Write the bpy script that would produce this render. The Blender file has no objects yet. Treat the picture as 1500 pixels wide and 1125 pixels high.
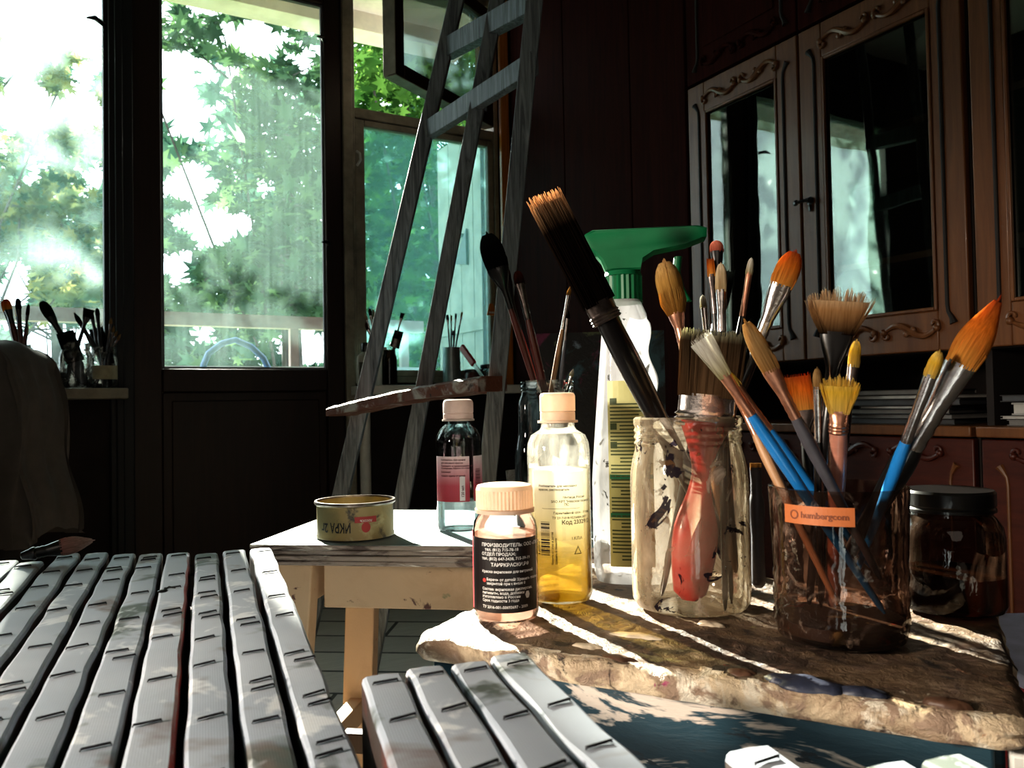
import bpy, math, random
from math import sin, cos, pi, radians as R
from mathutils import Vector as V, Matrix, noise
random.seed(7)
SC = bpy.context.scene
COL = SC.collection

# ------------------------------------------------------------------ camera model (1500x1125)
CAMZ = .70; FPX = 1170.; YAW = R(29.8); PITCH = R(1.4); ROLL = R(1.03)
FW = V((sin(YAW)*cos(PITCH), cos(YAW)*cos(PITCH), sin(PITCH)))
_r0 = FW.cross(V((0, 0, 1))).normalized(); _u0 = _r0.cross(FW)
RT = _r0*cos(ROLL)-_u0*sin(ROLL); UP = _u0*cos(ROLL)+_r0*sin(ROLL)
CAM = V((0, 0, CAMZ))
def ray(px, py): return FW+RT*((px-750)/FPX)+UP*((562.5-py)/FPX)
def P(px, py, d): return CAM+ray(px, py)*d
def PY(px, py, y): v = ray(px, py); return CAM+v*(y/v.y)
def PX(px, py, x): v = ray(px, py); return CAM+v*(x/v.x)
def PZ(px, py, z): v = ray(px, py); return CAM+v*((z-CAMZ)/v.z)
def proj(p):
    q = p-CAM; d = q.dot(FW); return (750+FPX*q.dot(RT)/d, 562.5-FPX*q.dot(UP)/d)
FH = V((sin(YAW), cos(YAW), 0)); RH = V((cos(YAW), -sin(YAW), 0))      # horizontal forward / side

# ------------------------------------------------------------------ node helpers
class NT:
    def __init__(s, name):
        s.m = bpy.data.materials.new(name); s.m.use_nodes = True
        s.t = s.m.node_tree; s.t.nodes.clear()
        s.out = s.t.nodes.new('ShaderNodeOutputMaterial'); s._c = None
    def n(s, typ, inp=None, out=0, **props):
        nd = s.t.nodes.new('ShaderNode'+typ)
        for k, v in props.items(): setattr(nd, k, v)
        for k, v in (inp or {}).items():
            sk = nd.inputs[k]
            if isinstance(v, bpy.types.NodeSocket): s.t.links.new(v, sk)
            else: sk.default_value = v
        return nd.outputs[out]
    def done(s, sh, disp=None):
        s.t.links.new(sh, s.out.inputs[0]); return s.m
    def obj(s, scale=(1, 1, 1), gen=False, loc=(0, 0, 0)):
        c = s.n('TexCoord', out='Generated' if gen else 'Object')
        return s.n('Mapping', {'Vector': c, 'Scale': scale, 'Location': loc})
    def noise(s, vec, scale, detail=4, rough=.6, dist=0):
        return s.n('TexNoise', {'Vector': vec, 'Scale': scale, 'Detail': detail, 'Roughness': rough, 'Distortion': dist})
    def ramp(s, fac, stops):
        o = s.n('ValToRGB', {'Fac': fac}); cr = o.node.color_ramp
        while len(cr.elements) < len(stops): cr.elements.new(.5)
        for e, (p, c) in zip(cr.elements, stops):
            e.position = p; e.color = (c, c, c, 1) if isinstance(c, (int, float)) else (*c, 1)
        return o
    def mixc(s, f, a, b, mode='MIX'):
        nd = s.t.nodes.new('ShaderNodeMix'); nd.data_type = 'RGBA'; nd.blend_type = mode
        for i, v in ((0, f), (6, a), (7, b)):
            if isinstance(v, bpy.types.NodeSocket): s.t.links.new(v, nd.inputs[i])
            elif i == 0: nd.inputs[0].default_value = v
            else: nd.inputs[i].default_value = (*v[:3], 1)
        return nd.outputs[2]
    def mixs(s, f, a, b):
        nd = s.t.nodes.new('ShaderNodeMixShader')
        for i, v in ((0, f), (1, a), (2, b)):
            if isinstance(v, bpy.types.NodeSocket): s.t.links.new(v, nd.inputs[i])
            else: nd.inputs[i].default_value = v
        return nd.outputs[0]
    def bump(s, h, st=.3, d=.002): return s.n('Bump', {'Height': h, 'Strength': st, 'Distance': d})
    def pr(s, col, rough=.5, metal=0, normal=None, coat=0, spec=.5):
        i = {'Base Color': col if isinstance(col, bpy.types.NodeSocket) else (*col, 1), 'Roughness': rough, 'Metallic': metal, 'Specular IOR Level': spec}
        if normal: i['Normal'] = normal
        if coat: i['Coat Weight'] = coat
        return s.n('BsdfPrincipled', i)
def dk(c, f): return tuple(max(0, x*f) for x in c)

def pbr(name, col, rough=.5, metal=0, var=.25, scale=25, bump=.15, stretch=(1, 1, 1), coat=0, spec=.5):
    t = NT(name); v = t.obj(stretch); h = t.noise(v, scale)
    c = t.mixc(t.ramp(h, [(.3, 0), (.7, 1)]), dk(col, 1-var), dk(col, 1+var*.4))
    return t.done(t.pr(c, rough, metal, t.bump(h, bump), coat, spec))
def wood(name, c1, c2, stretch=(12, 12, 1), scale=3, rough=.45, bump=.15, coat=0, spec=.4):
    t = NT(name); v = t.obj(stretch); h = t.noise(v, scale, 6, .65, 1.2)
    c = t.mixc(t.ramp(h, [(.32, 0), (.68, 1)]), c1, c2)
    return t.done(t.pr(c, rough, 0, t.bump(h, bump), coat, spec))
def splat(name, base, layers, rough=.6, bump=.4, bscale=60, dist=.004, stretch=(1, 1, 1)):
    t = NT(name); v = t.obj(stretch); c = base
    for i, (col, sc, th, soft) in enumerate(layers):
        vv = t.n('Mapping', {'Vector': v, 'Location': (i*3.1+.7, i*1.7, i*.9)})
        h = t.noise(vv, sc, 5, .62, .6)
        c = t.mixc(t.ramp(h, [(th, 0), (min(1, th+soft), 1)]), c, col)
    h = t.noise(v, bscale, 6, .7, .5)
    cc = c if isinstance(c, bpy.types.NodeSocket) else t.mixc(0, c, c)
    return t.done(t.pr(cc, rough, 0, t.bump(h, bump, dist)))
def bristle(name, c0, c1, c2=None, tr=.58, pos=.55):
    t = NT(name); g = t.obj(gen=True); z = t.n('SeparateXYZ', {'Vector': g}, out=2)
    c = t.ramp(z, [(0, c0), (pos, c1), (1, c2 or c1)])
    h = t.noise(t.obj((900, 900, 25)), 1, 3)
    c = t.mixc(t.ramp(h, [(.35, .0), (.65, .75)]), c, t.mixc(1, c, (.6, .54, .48), 'MULTIPLY'))
    d = t.n('BsdfDiffuse', {'Color': c}); l = t.n('BsdfTranslucent', {'Color': c})
    return t.done(t.mixs(tr, d, l))
def glass(name, tint=(.93, .96, .95), film=None, rough=.03, edge=.55, refl=1.0):
    """thin clear wall: tinted straight-through light with Fresnel reflections; film = (colour, scale, th0, th1, maximum, stretch)"""
    t = NT(name)
    lw = t.n('LayerWeight', {'Blend': .35}, out=1)
    tc = t.mixc(t.n('Math', {0: lw, 1: 1.8}, operation='POWER'), tint, dk(tint, edge))
    tr = t.n('BsdfTransparent', {'Color': tc})
    v0 = t.obj(); hb = t.noise(v0, 55, 3)
    gl = t.n('BsdfGlossy', {'Roughness': rough, 'Normal': t.bump(hb, .12, .003)})
    fr = t.n('Fresnel', {'IOR': 1.5})
    fr = t.n('Math', {0: fr, 1: refl}, operation='MULTIPLY', use_clamp=True)
    sh = t.mixs(fr, tr, gl)
    for i, f in enumerate(film or []):
        col, sc, a, b, mx, st = f
        h = t.noise(t.obj(st, loc=(i*2.3, i*1.1, i*.7)), sc, 5, .6, .8)
        k = t.ramp(h, [(a, 0), (b, mx)])
        dif = t.n('BsdfDiffuse', {'Color': (*col, 1)}); tl = t.n('BsdfTranslucent', {'Color': (*col, 1)})
        sh = t.mixs(k, sh, t.mixs(.5, dif, tl))
    return t.done(sh)
def liquid(name, col, milk=.3, mcol=None, top=None):
    t = NT(name); h = t.noise(t.obj((1, 1, 3)), 40)
    if top:
        z = t.n('SeparateXYZ', {'Vector': t.obj(gen=True)}, out=2); k = t.ramp(z, [(.30, 0), (.92, 1)])
        tr = t.n('BsdfTransparent', {'Color': t.mixc(k, col, top)}); c = t.mixc(k, mcol, top)
        return t.done(t.mixs(t.ramp(z, [(.3, milk), (.9, min(1, milk*2.2))]), tr, t.mixs(.5, t.n('BsdfDiffuse', {'Color': c}), t.n('BsdfTranslucent', {'Color': c}))))
    tr = t.n('BsdfTransparent', {'Color': (*col, 1)})
    c = mcol or col
    d = t.n('BsdfDiffuse', {'Color': (*c, 1)}); l = t.n('BsdfTranslucent', {'Color': (*c, 1)})
    k = t.ramp(h, [(.3, milk*.6), (.7, milk)])
    return t.done(t.mixs(k, tr, t.mixs(.6, d, l)))
def translucent(name, col, tr=.4, rough=.5, var=.2, scale=40):
    t = NT(name); h = t.noise(t.obj(), scale)
    c = t.mixc(t.ramp(h, [(.3, 0), (.7, 1)]), dk(col, 1-var), col)
    return t.done(t.mixs(tr, t.pr(c, rough), t.n('BsdfTranslucent', {'Color': c})))

# ------------------------------------------------------------------ mesh builder
class MB:
    def __init__(s): s.v = []; s.f = []; s.mi = []; s.k = 0
    def add(s, vs, fs, M=None):
        b = len(s.v)
        s.v += [(M @ V(p)) if M else V(p) for p in vs]
        for f in fs: s.f.append(tuple(b+i for i in f)); s.mi.append(s.k)
        return s
    def box(s, c, d, M=None, taper=1.):
        x, y, z = d[0]/2, d[1]/2, d[2]/2; t = taper
        vs = [(-x*t, -y*t, -z), (x*t, -y*t, -z), (x*t, y*t, -z), (-x*t, y*t, -z), (-x, -y, z), (x, -y, z), (x, y, z), (-x, y, z)]
        vs = [V(p)+V(c) for p in vs]
        return s.add(vs, [(3, 2, 1, 0), (4, 5, 6, 7), (0, 1, 5, 4), (1, 2, 6, 5), (2, 3, 7, 6), (3, 0, 4, 7)], M)
    def bb(s, lo, hi, M=None):
        return s.box([(a+b)/2 for a, b in zip(lo, hi)], [abs(b-a) for a, b in zip(lo, hi)], M)
    def lathe(s, prof, seg=40, c=(0, 0, 0), cap0=True, cap1=True, M=None, sx=1., sy=1.):
        vs = []; fs = []
        for r, z in prof:
            for i in range(seg):
                a = 2*pi*i/seg; vs.append((c[0]+r*cos(a)*sx, c[1]+r*sin(a)*sy, c[2]+z))
        for j in range(len(prof)-1):
            for i in range(seg):
                k = (i+1) % seg; fs.append((j*seg+i, j*seg+k, (j+1)*seg+k, (j+1)*seg+i))
        if cap0: fs.append(tuple(reversed(range(seg))))
        if cap1: fs.append(tuple((len(prof)-1)*seg+i for i in range(seg)))
        return s.add(vs, fs, M)
    def loft(s, rings, cap=True, M=None):
        n = len(rings[0]); vs = [p for r in rings for p in r]; fs = []
        for j in range(len(rings)-1):
            for i in range(n):
                k = (i+1) % n; fs.append((j*n+i, j*n+k, (j+1)*n+k, (j+1)*n+i))
        if cap: fs.append(tuple(reversed(range(n)))); fs.append(tuple((len(rings)-1)*n+i for i in range(n)))
        return s.add(vs, fs, M)
    def tube(s, pts, rad, seg=8, M=None, flat=1.):
        pts = [V(p) for p in pts]; n = len(pts)
        if not hasattr(rad, '__len__'): rad = [rad]*n
        rings = []; u = None
        for i, p in enumerate(pts):
            t = (pts[min(i+1, n-1)]-pts[max(i-1, 0)]).normalized()
            if u is None: u = t.orthogonal().normalized()
            u = (u-t*u.dot(t)).normalized(); w = t.cross(u)
            rings.append([p+(u*cos(2*pi*k/seg)+w*sin(2*pi*k/seg)*flat)*rad[i] for k in range(seg)])
        return s.loft(rings, True, M)
    def bar(s, a, b, w, h, up=(0, 0, 1)):
        a = V(a); b = V(b); t = (b-a).normalized(); u = t.cross(V(up)).normalized(); q = u.cross(t)
        rings = [[p+u*(i*w/2)+q*(j*h/2) for i, j in ((-1, -1), (1, -1), (1, 1), (-1, 1))] for p in (a, b)]
        return s.loft(rings)
    def prism(s, poly, h, M=None):
        n = len(poly); vs = [(x, y, 0) for x, y in poly]+[(x, y, h) for x, y in poly]
        fs = [tuple(reversed(range(n))), tuple(range(n, 2*n))]+[(i, (i+1) % n, n+(i+1) % n, n+i) for i in range(n)]
        return s.add(vs, fs, M)
    def ball(s, c, r, seg=16, rings=10, M=None):
        r = r if hasattr(r, '__len__') else (r, r, r)
        prof = [[(c[0]+r[0]*sin(pi*j/rings)*cos(2*pi*i/seg), c[1]+r[1]*sin(pi*j/rings)*sin(2*pi*i/seg), c[2]-r[2]*cos(pi*j/rings)) for i in range(seg)] for j in range(1, rings)]
        return s.loft(prof, True, M)
    def build(s, name, mats, parent=None, smooth=35, bevel=0, bseg=2, loc=None):
        me = bpy.data.meshes.new(name); me.from_pydata([tuple(p) for p in s.v], [], s.f)
        for m in (mats if isinstance(mats, (list, tuple)) else [mats]): me.materials.append(m)
        me.polygons.foreach_set('material_index', s.mi)
        if smooth:
            me.polygons.foreach_set('use_smooth', [True]*len(me.polygons)); me.set_sharp_from_angle(angle=R(smooth))
        me.update()
        o = bpy.data.objects.new(name, me); COL.objects.link(o)
        if parent: o.parent = parent
        if loc is not None: o.location = loc
        if bevel:
            b = o.modifiers.new('b', 'BEVEL'); b.width = bevel; b.segments = bseg; b.limit_method = 'ANGLE'; b.angle_limit = R(40)
            b.harden_normals = False
        return o
def tag(o, label, cat, group=None, kind=None):
    if label: o['label'] = label
    if cat: o['category'] = cat
    if group: o['group'] = group
    if kind: o['kind'] = kind
    return o
def struct(o): o['kind'] = 'structure'; return o
def empty(name, loc=(0, 0, 0), M=None):
    o = bpy.data.objects.new(name, None); COL.objects.link(o); o.empty_display_size = .02
    if M is not None: o.matrix_world = M
    else: o.location = loc
    return o
def copy_tree(o, parent=None):
    c = o.copy(); COL.objects.link(c)
    if parent: c.parent = parent
    for ch in list(o.children): copy_tree(ch, c)
    return c
def text2d(body, size, align='LEFT', bold=.022):
    cu = bpy.data.curves.new('t', 'FONT'); cu.body = body; cu.size = size; cu.align_x = align; cu.resolution_u = 2; cu.offset = size*bold
    o = bpy.data.objects.new('t', cu); COL.objects.link(o)
    dg = bpy.context.evaluated_depsgraph_get(); me = bpy.data.meshes.new_from_object(o.evaluated_get(dg))
    vs = [(v.co.x, v.co.y) for v in me.vertices]; fs = [tuple(p.vertices) for p in me.polygons]
    bpy.data.objects.remove(o); bpy.data.curves.remove(cu); bpy.data.meshes.remove(me)
    return vs, fs
def wrap(mb, vs, fs, r, z, a0, eps=.0003, rot=0, flip=1):
    """lay flat lettering (x along the circumference, y up) on a cylinder of radius r, centred on angle a0"""
    out = []
    for x, y in vs:
        if rot == 90: x, y = -y, x
        elif rot == 180: x, y = -x, -y
        a = a0+x/r; out.append(((r+eps)*cos(a), (r+eps)*sin(a), z+y))
    mb.add(out, fs)
def wrap_rect(mb, x0, x1, y0, y1, r, z, a0, eps=.0002):
    n = max(2, int((x1-x0)/.003)+1)
    vs = [((r+eps)*cos(a0+(x0+(x1-x0)*i/n)/r), (r+eps)*sin(a0+(x0+(x1-x0)*i/n)/r), z+y) for y in (y0, y1) for i in range(n+1)]
    mb.add(vs, [(i, i+1, n+2+i, n+1+i) for i in range(n)])
def facing(p):
    """angle (about Z) of the direction from p to the camera"""
    return math.atan2(CAM.y-p[1], CAM.x-p[0])

# ------------------------------------------------------------------ materials
M = {}
M['dark_frame'] = wood('dark_window_paint', (.006, .006, .007), (.012, .012, .014), rough=.55)
M['door_wood'] = wood('dark_brown_door', (.012, .004, .002), (.026, .009, .004), rough=.5)
M['cream'] = pbr('old_cream_paint', (.52, .46, .36), .6, var=.35, scale=14, bump=.3)
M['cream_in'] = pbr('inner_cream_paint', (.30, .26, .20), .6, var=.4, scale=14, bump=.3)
M['white_paint'] = pbr('white_gloss_paint', (.75, .73, .68), .4, var=.12)
M['wall'] = pbr('dark_wallpaper', (.020, .011, .008), .85, var=.4, scale=9, bump=.2)
M['ceil'] = pbr('ceiling_plaster', (.45, .42, .38), .9, var=.1, scale=6)
M['cab'] = wood('cabinet_walnut', (.10, .036, .012), (.175, .070, .024), stretch=(14, 14, 1), rough=.38, coat=.1)
M['cab_dark'] = wood('wardrobe_mahogany', (.022, .0034, .0018), (.042, .007, .0036), stretch=(14, 14, 1), rough=.7, spec=.04)
M['cab_red'] = wood('drawer_mahogany', (.042, .007, .0035), (.075, .015, .007), stretch=(14, 3, 14), rough=.4)
M['cab_in'] = pbr('cabinet_inside', (.012, .006, .004), .8)
M['shelf'] = wood('pale_shelf_edge', (.22, .13, .07), (.34, .21, .12), stretch=(10, 1, 10))
M['groove'] = pbr('dark_groove', (.010, .005, .003), .7)
M['orange_wood'] = wood('orange_varnished_pine', (.42, .12, .02), (.66, .24, .05), stretch=(20, 20, 1), rough=.35)
M['easel'] = wood('easel_stained_wood', (.05, .06, .068), (.27, .305, .33), stretch=(30, 30, 1.5), scale=3, rough=.55, bump=.4)
M['tray'] = splat('paint_crusted_tray', (.16, .06, .035), [((.42, .40, .38), 22, .5, .12), ((.03, .02, .02), 30, .6, .1)], bump=.6)
M['pine'] = splat('stained_pine', (.62, .44, .28), [((.48, .31, .18), 9, .5, .25), ((.82, .74, .70), 6, .62, .05), ((.12, .05, .04), 20, .64, .03), ((.14, .20, .10), 17, .67, .03), ((.5, .14, .10), 15, .68, .03)], rough=.6, bump=.15)
M['stack'] = splat('painted_board_edges', (.34, .28, .24), [((.10, .07, .06), 28, .5, .1), ((.14, .34, .30), 17, .66, .04), ((.42, .06, .05), 20, .67, .04), ((.75, .70, .62), 26, .6, .06)], bump=.4, stretch=(.5, .5, 2.5))
M['boardtop'] = splat('blue_grey_board_face', (.30, .36, .38), [((.20, .27, .28), 7, .5, .2), ((.62, .64, .62), 11, .6, .1), ((.03, .03, .03), 60, .72, .03)], rough=.5, bump=.2)
M['crust_shaded'] = splat('dried_paint_crust_shaded', (.17, .11, .065),  # dark-brown paint, darkened more to stand in for the jars' shade
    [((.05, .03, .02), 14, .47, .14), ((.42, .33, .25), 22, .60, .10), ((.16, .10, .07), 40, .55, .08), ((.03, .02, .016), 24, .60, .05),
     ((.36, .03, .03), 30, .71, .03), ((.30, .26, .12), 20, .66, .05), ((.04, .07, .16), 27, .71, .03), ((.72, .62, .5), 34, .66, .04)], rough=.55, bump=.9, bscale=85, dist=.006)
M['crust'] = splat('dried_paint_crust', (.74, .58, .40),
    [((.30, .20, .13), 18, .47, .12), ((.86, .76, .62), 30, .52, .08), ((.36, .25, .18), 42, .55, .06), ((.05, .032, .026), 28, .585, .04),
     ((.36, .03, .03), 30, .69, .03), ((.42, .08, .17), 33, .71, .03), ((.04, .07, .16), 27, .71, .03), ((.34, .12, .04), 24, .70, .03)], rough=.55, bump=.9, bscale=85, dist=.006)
M['blue_apron'] = splat('blue_painted_apron', (.020, .060, .085), [((.012, .035, .05), 10, .5, .15), ((.66, .56, .48), 34, .555, .04), ((.02, .03, .04), 70, .62, .03)], rough=.5, bump=.4, stretch=(.28, .28, 1.2))
M['blue_leg'] = pbr('blue_painted_leg', (.022, .06, .085), .5, var=.4)
M['canvas'] = None
M['steel'] = pbr('galvanised_staple', (.09, .09, .10), .32, .9, var=.3)
M['floor'] = None
M['ferrule'] = pbr('nickel_ferrule', (.62, .57, .55), .22, 1, var=.15, scale=200)
M['ferrule_dark'] = pbr('stained_ferrule', (.16, .13, .12), .32, .9, var=.5, scale=120)
M['brass'] = pbr('brass_ferrule', (.62, .40, .14), .28, 1, var=.2, scale=150)
M['copper'] = pbr('copper_ferrule', (.60, .30, .20), .3, .9, var=.25, scale=120)
M['h_black'] = pbr('black_lacquer_handle', (.008, .007, .007), .28, var=.3, coat=.4)
M['h_blue'] = pbr('blue_lacquer_handle', (.015, .19, .50), .3, var=.2, coat=.3)
M['h_red'] = pbr('red_lacquer_handle', (.55, .022, .018), .35, var=.35, coat=.3)
M['h_maroon'] = pbr('maroon_handle', (.10, .018, .012), .35, var=.35, coat=.2)
M['h_wood'] = wood('raw_wood_handle', (.38, .20, .10), (.62, .38, .22), stretch=(60, 60, 4), rough=.45)
M['h_pink'] = pbr('pinkish_copper_handle', (.46, .20, .14), .3, var=.35, scale=60, coat=.3)
M['h_grey'] = pbr('grey_handle', (.075, .072, .085), .4, var=.35)
M['h_amber'] = pbr('amber_plastic_handle', (.26, .12, .018), .25, var=.3, coat=.4)
M['b_tan'] = bristle('hog_bristle', (.012, .008, .006), (.028, .016, .010), (.86, .58, .36), pos=.68)
M['b_pale'] = bristle('pale_pink_bristle', (.72, .40, .34), (.84, .66, .60), (.90, .78, .72))
M['b_gold'] = bristle('gold_bristle', (.40, .20, .05), (.66, .40, .12), (.78, .54, .26))
M['b_orange'] = bristle('orange_sable', (.80, .42, .10), (.72, .22, .03), (.34, .06, .02))
M['b_white'] = bristle('white_bristle', (.55, .50, .28), (.78, .76, .68), (.86, .86, .82))
M['b_green'] = bristle('greenish_hog_bristle', (.20, .12, .065), (.15, .10, .06), (.66, .66, .48), pos=.8)  # pale-green tips, brightened to paint in a sunlit rim
M['b_fan'] = bristle('fan_bristle', (.012, .007, .005), (.48, .27, .12), (.92, .76, .52), pos=.5)
M['b_yellow'] = bristle('yellow_bristle', (.86, .66, .20), (.86, .60, .08), (.90, .72, .26))
M['b_black'] = bristle('black_bristle', (.008, .008, .008), (.012, .013, .012), (.03, .04, .035))
M['b_maroon'] = bristle('maroon_bristle', (.015, .008, .006), (.10, .025, .018), (.14, .04, .025))
M['b_khaki'] = bristle('khaki_bristle', (.42, .24, .09), (.48, .31, .14), (.40, .26, .12))
M['b_cream'] = bristle('cream_bristle', (.62, .48, .28), (.78, .64, .42), (.86, .76, .58))
M['b_rose'] = bristle('rose_bristle', (.5, .12, .08), (.72, .26, .18), (.78, .34, .26))

def canvas_mat():
    t = NT('primed_canvas_edge'); v = t.obj()
    info = t.n('ObjectInfo', out='Random')
    off = t.n('CombineXYZ', {'X': t.n('Math', {0: info, 1: 37.}, operation='MULTIPLY'), 'Y': t.n('Math', {0: info, 1: 11.}, operation='MULTIPLY')})
    vv = t.n('VectorMath', {0: v, 1: off}, operation='ADD')
    h = t.noise(vv, 9, 3); c = t.mixc(t.ramp(h, [(.35, 0), (.7, 1)]), (.42, .465, .54), (.54, .575, .64))
    g = t.noise(vv, 12, 4, .55, .4)
    c = t.mixc(t.ramp(g, [(.605, 0), (.67, .9)]), c, (.06, .075, .05))
    g2 = t.noise(t.n('Mapping', {'Vector': vv, 'Location': (4, 2, 1)}), 11, 4, .6, .4)
    c = t.mixc(t.ramp(g2, [(.58, 0), (.67, .8)]), c, (.22, .15, .125))
    g3 = t.noise(t.n('Mapping', {'Vector': vv, 'Location': (9, 5, 3)}), 20, 4, .7, .4)
    c = t.mixc(t.ramp(g3, [(.57, 0), (.63, .85)]), c, (.80, .82, .85))
    zz = t.n('SeparateXYZ', {'Vector': v}, out=2)
    w1 = t.n('TexWave', {'Vector': v, 'Scale': 260.}, bands_direction='X'); w2 = t.n('TexWave', {'Vector': v, 'Scale': 260.}, bands_direction='Y')
    w = t.n('Math', {0: w1.node.outputs[1], 1: w2.node.outputs[1]}, operation='ADD')
    return t.done(t.pr(c, .62, 0, t.bump(w, .07, .0005)))
M['canvas'] = canvas_mat()
M['canvas_face'] = splat('painted_canvas_face', (.05, .035, .03), [((.16, .03, .02), 6, .5, .1), ((.03, .05, .04), 5, .55, .1), ((.2, .15, .1), 8, .62, .1)], bump=.3)
def floor_mat():
    t = NT('light_parquet'); v = t.obj((1, 1, 1))
    b = t.n('TexBrick', {'Vector': t.n('Mapping', {'Vector': v, 'Rotation': (0, 0, R(35))}), 'Color1': (.80, .76, .72, 1), 'Color2': (.64, .60, .57, 1), 'Mortar': (.02, .02, .022, 1),
        'Scale': 1., 'Mortar Size': .006, 'Brick Width': .62, 'Row Height': .16})
    n = t.noise(t.obj((3, 30, 1)), 3)
    c = t.mixc(t.ramp(n, [(.3, .0), (.8, .4)]), b, (.38, .33, .3))
    return t.done(t.pr(c, .5))
M['floor'] = floor_mat()

# window glass: dusty, streaked panes; film and blobs also paint haze and glare
def pane_mat(name, tint, col, base, blobs, sc, streak=.25):
    t = NT(name)
    tr = t.n('BsdfTransparent', {'Color': (*tint, 1)}); gl = t.n('BsdfGlossy', {'Roughness': .02})
    sh = t.mixs(t.n('Math', {0: t.n('Fresnel', {'IOR': 1.45}), 1: .8}, operation='MULTIPLY'), tr, gl)
    st = t.noise(t.obj((40, 1, 1.2)), 2, 5, .7)
    k1 = t.ramp(st, [(.3, base), (.75, base+streak*.3)])
    sh = t.mixs(k1, sh, t.n('BsdfTranslucent', {'Color': (*col, 1)}))
    h = t.noise(t.obj((1.15, 1, 1), loc=(1.3, 0, .4)), sc, 5, .55, .7)
    k = t.ramp(h, [(blobs, 0), (blobs+.07, .55), (blobs+.16, .85)])
    sh = t.mixs(k, sh, t.n('BsdfTranslucent', {'Color': (.95, .97, 1, 1)}))
    return t.done(sh)
M['pane1'] = pane_mat('dusty_pane', (.94, 1, .98), (.60, .88, .84), .055, .66, 2.4, .09)
M['pane2'] = pane_mat('streaked_door_pane', (.96, 1, .98), (.55, .85, .78), .012, .70, 2.6, .045)
M['pane3'] = pane_mat('misted_pane', (.72, .92, .92), (.34, .66, .66), .15, .76, 3, .08)
M['pane4'] = pane_mat('clear_vent_pane', (.90, .97, .98), (.5, .8, .85), .03, .78, 3, .06)
def cab_glass():
    t = NT('cabinet_glass')
    tr = t.n('BsdfTransparent', {'Color': (.75, .78, .76, 1)}); gl = t.n('BsdfGlossy', {'Roughness': .015, 'Color': (.85, .95, .88, 1), 'Normal': t.bump(t.noise(t.obj(), 4, 2), .05, .01)})
    return t.done(t.mixs(t.n('Math', {0: t.n('Fresnel', {'IOR': 1.6}), 1: .16}, operation='ADD'), tr, gl))
M['cab_glass'] = cab_glass()

# ------------------------------------------------------------------ room shell
WY = 3.0; WT = .16                                  # window wall inner face and thickness
XL, XR, YB, CH = -1.35, 2.16, -1.6, 2.74
struct(MB().bb((XL-.1, YB-.1, -.08), (XR+.1, WY+WT, 0)).build('floor', M['floor']))
struct(MB().bb((XL-.1, YB-.1, CH), (XR+.1, WY+WT, CH+.08)).build('ceiling', M['ceil']))
struct(MB().bb((XL-.1, YB-.1, 0), (XL, WY+WT, CH)).build('wall_left', M['wall']))
struct(MB().bb((XR, YB-.1, 0), (XR+.1, WY+WT, CH)).build('wall_right', M['wall']))
struct(MB().bb((XL, YB-.1, 0), (XR, YB, CH)).build('wall_back', M['wall']))
W1 = (-1.0, .19, .80, 2.36); D1 = (.222, .972, 0, 2.36); W2 = (1.0, 1.665, .79, 2.46)     # openings x0,x1,z0,z1
b = MB(); y0, y1 = WY, WY+WT
b.bb((XL, y0, 0), (W1[0], y1, CH)); b.bb((W1[0], y0, 0), (W1[1], y1, W1[2])); b.bb((W1[0], y0, W1[3]), (W1[1], y1, CH))
b.bb((W1[1], y0, 0), (D1[0], y1, CH)); b.bb((D1[0], y0, D1[3]), (D1[1], y1, CH)); b.bb((D1[1], y0, 0), (W2[0], y1, CH))
b.bb((W2[0], y0, 0), (W2[1], y1, W2[2])); b.bb((W2[0], y0, W2[3]), (W2[1], y1, CH)); b.bb((W2[1], y0, 0), (XR, y1, CH))
struct(b.build('wall_front', M['wall']))

def frame_bars(mb, x0, x1, z0, z1, w, ya, yb, wl=None, wr=None, wb=None, wt=None):
    wl = wl or w; wr = wr or w; wb = wb or w; wt = wt or w
    mb.bb((x0, ya, z0), (x0+wl, yb, z1)); mb.bb((x1-wr, ya, z0), (x1, yb, z1))
    mb.bb((x0+wl, ya, z0), (x1-wr, yb, z0+wb)); mb.bb((x0+wl, ya, z1-wt), (x1-wr, yb, z1))
# window_1 (wide pane beside the balcony door)
w = struct(empty('window_1', (W1[0], WY, W1[2])))
def at(o): return Matrix.Translation(-o.location)
def part(mb, name, mats, root, **k):
    for i, p in enumerate(mb.v): mb.v[i] = V(p)-root.location
    return mb.build(name, mats, root, **k)
b = MB(); frame_bars(b, W1[0], W1[1]-.0, W1[2], W1[3], .05, WY-.012, WY+.07, wr=.045, wb=.03); part(b, 'window_frame', M['dark_frame'], w, bevel=.004)
b = MB(); b.bb((W1[0]+.05, WY+.03, W1[2]+.03), (W1[1]-.045, WY+.034, W1[3]-.05)); part(b, 'glass_pane', M['pane1'], w, smooth=0)
b = MB(); b.bb((W1[0]+.05, WY+.015, W1[2]+.03), (W1[1]-.045, WY+.03, W1[2]+.042)); part(b, 'glazing_bead', M['cream_in'], w)
b = MB(); b.bb((W1[0]-.05, WY-.17, .738), (.205, WY-.0125, .772)); part(b, 'window_sill', M['cream_in'], w, bevel=.004)
b = MB(); b.tube([(.147, WY-.02, 2.0), (.12, WY-.05, 2.004), (.095, WY-.06, 1.995)], [.008, .009, .003], 8); part(b, 'latch_hook', M['h_black'], w)
# post between window and door
b = MB(); b.bb((W1[1]-.03, WY-.03, 0), (D1[0]+.012, WY-.013, CH)); b.bb((W1[1]-.012, WY-.045, 0), (W1[1]+.012, WY-.03, CH)); struct(b.build('trim_1', M['dark_frame'], bevel=.004))
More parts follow.
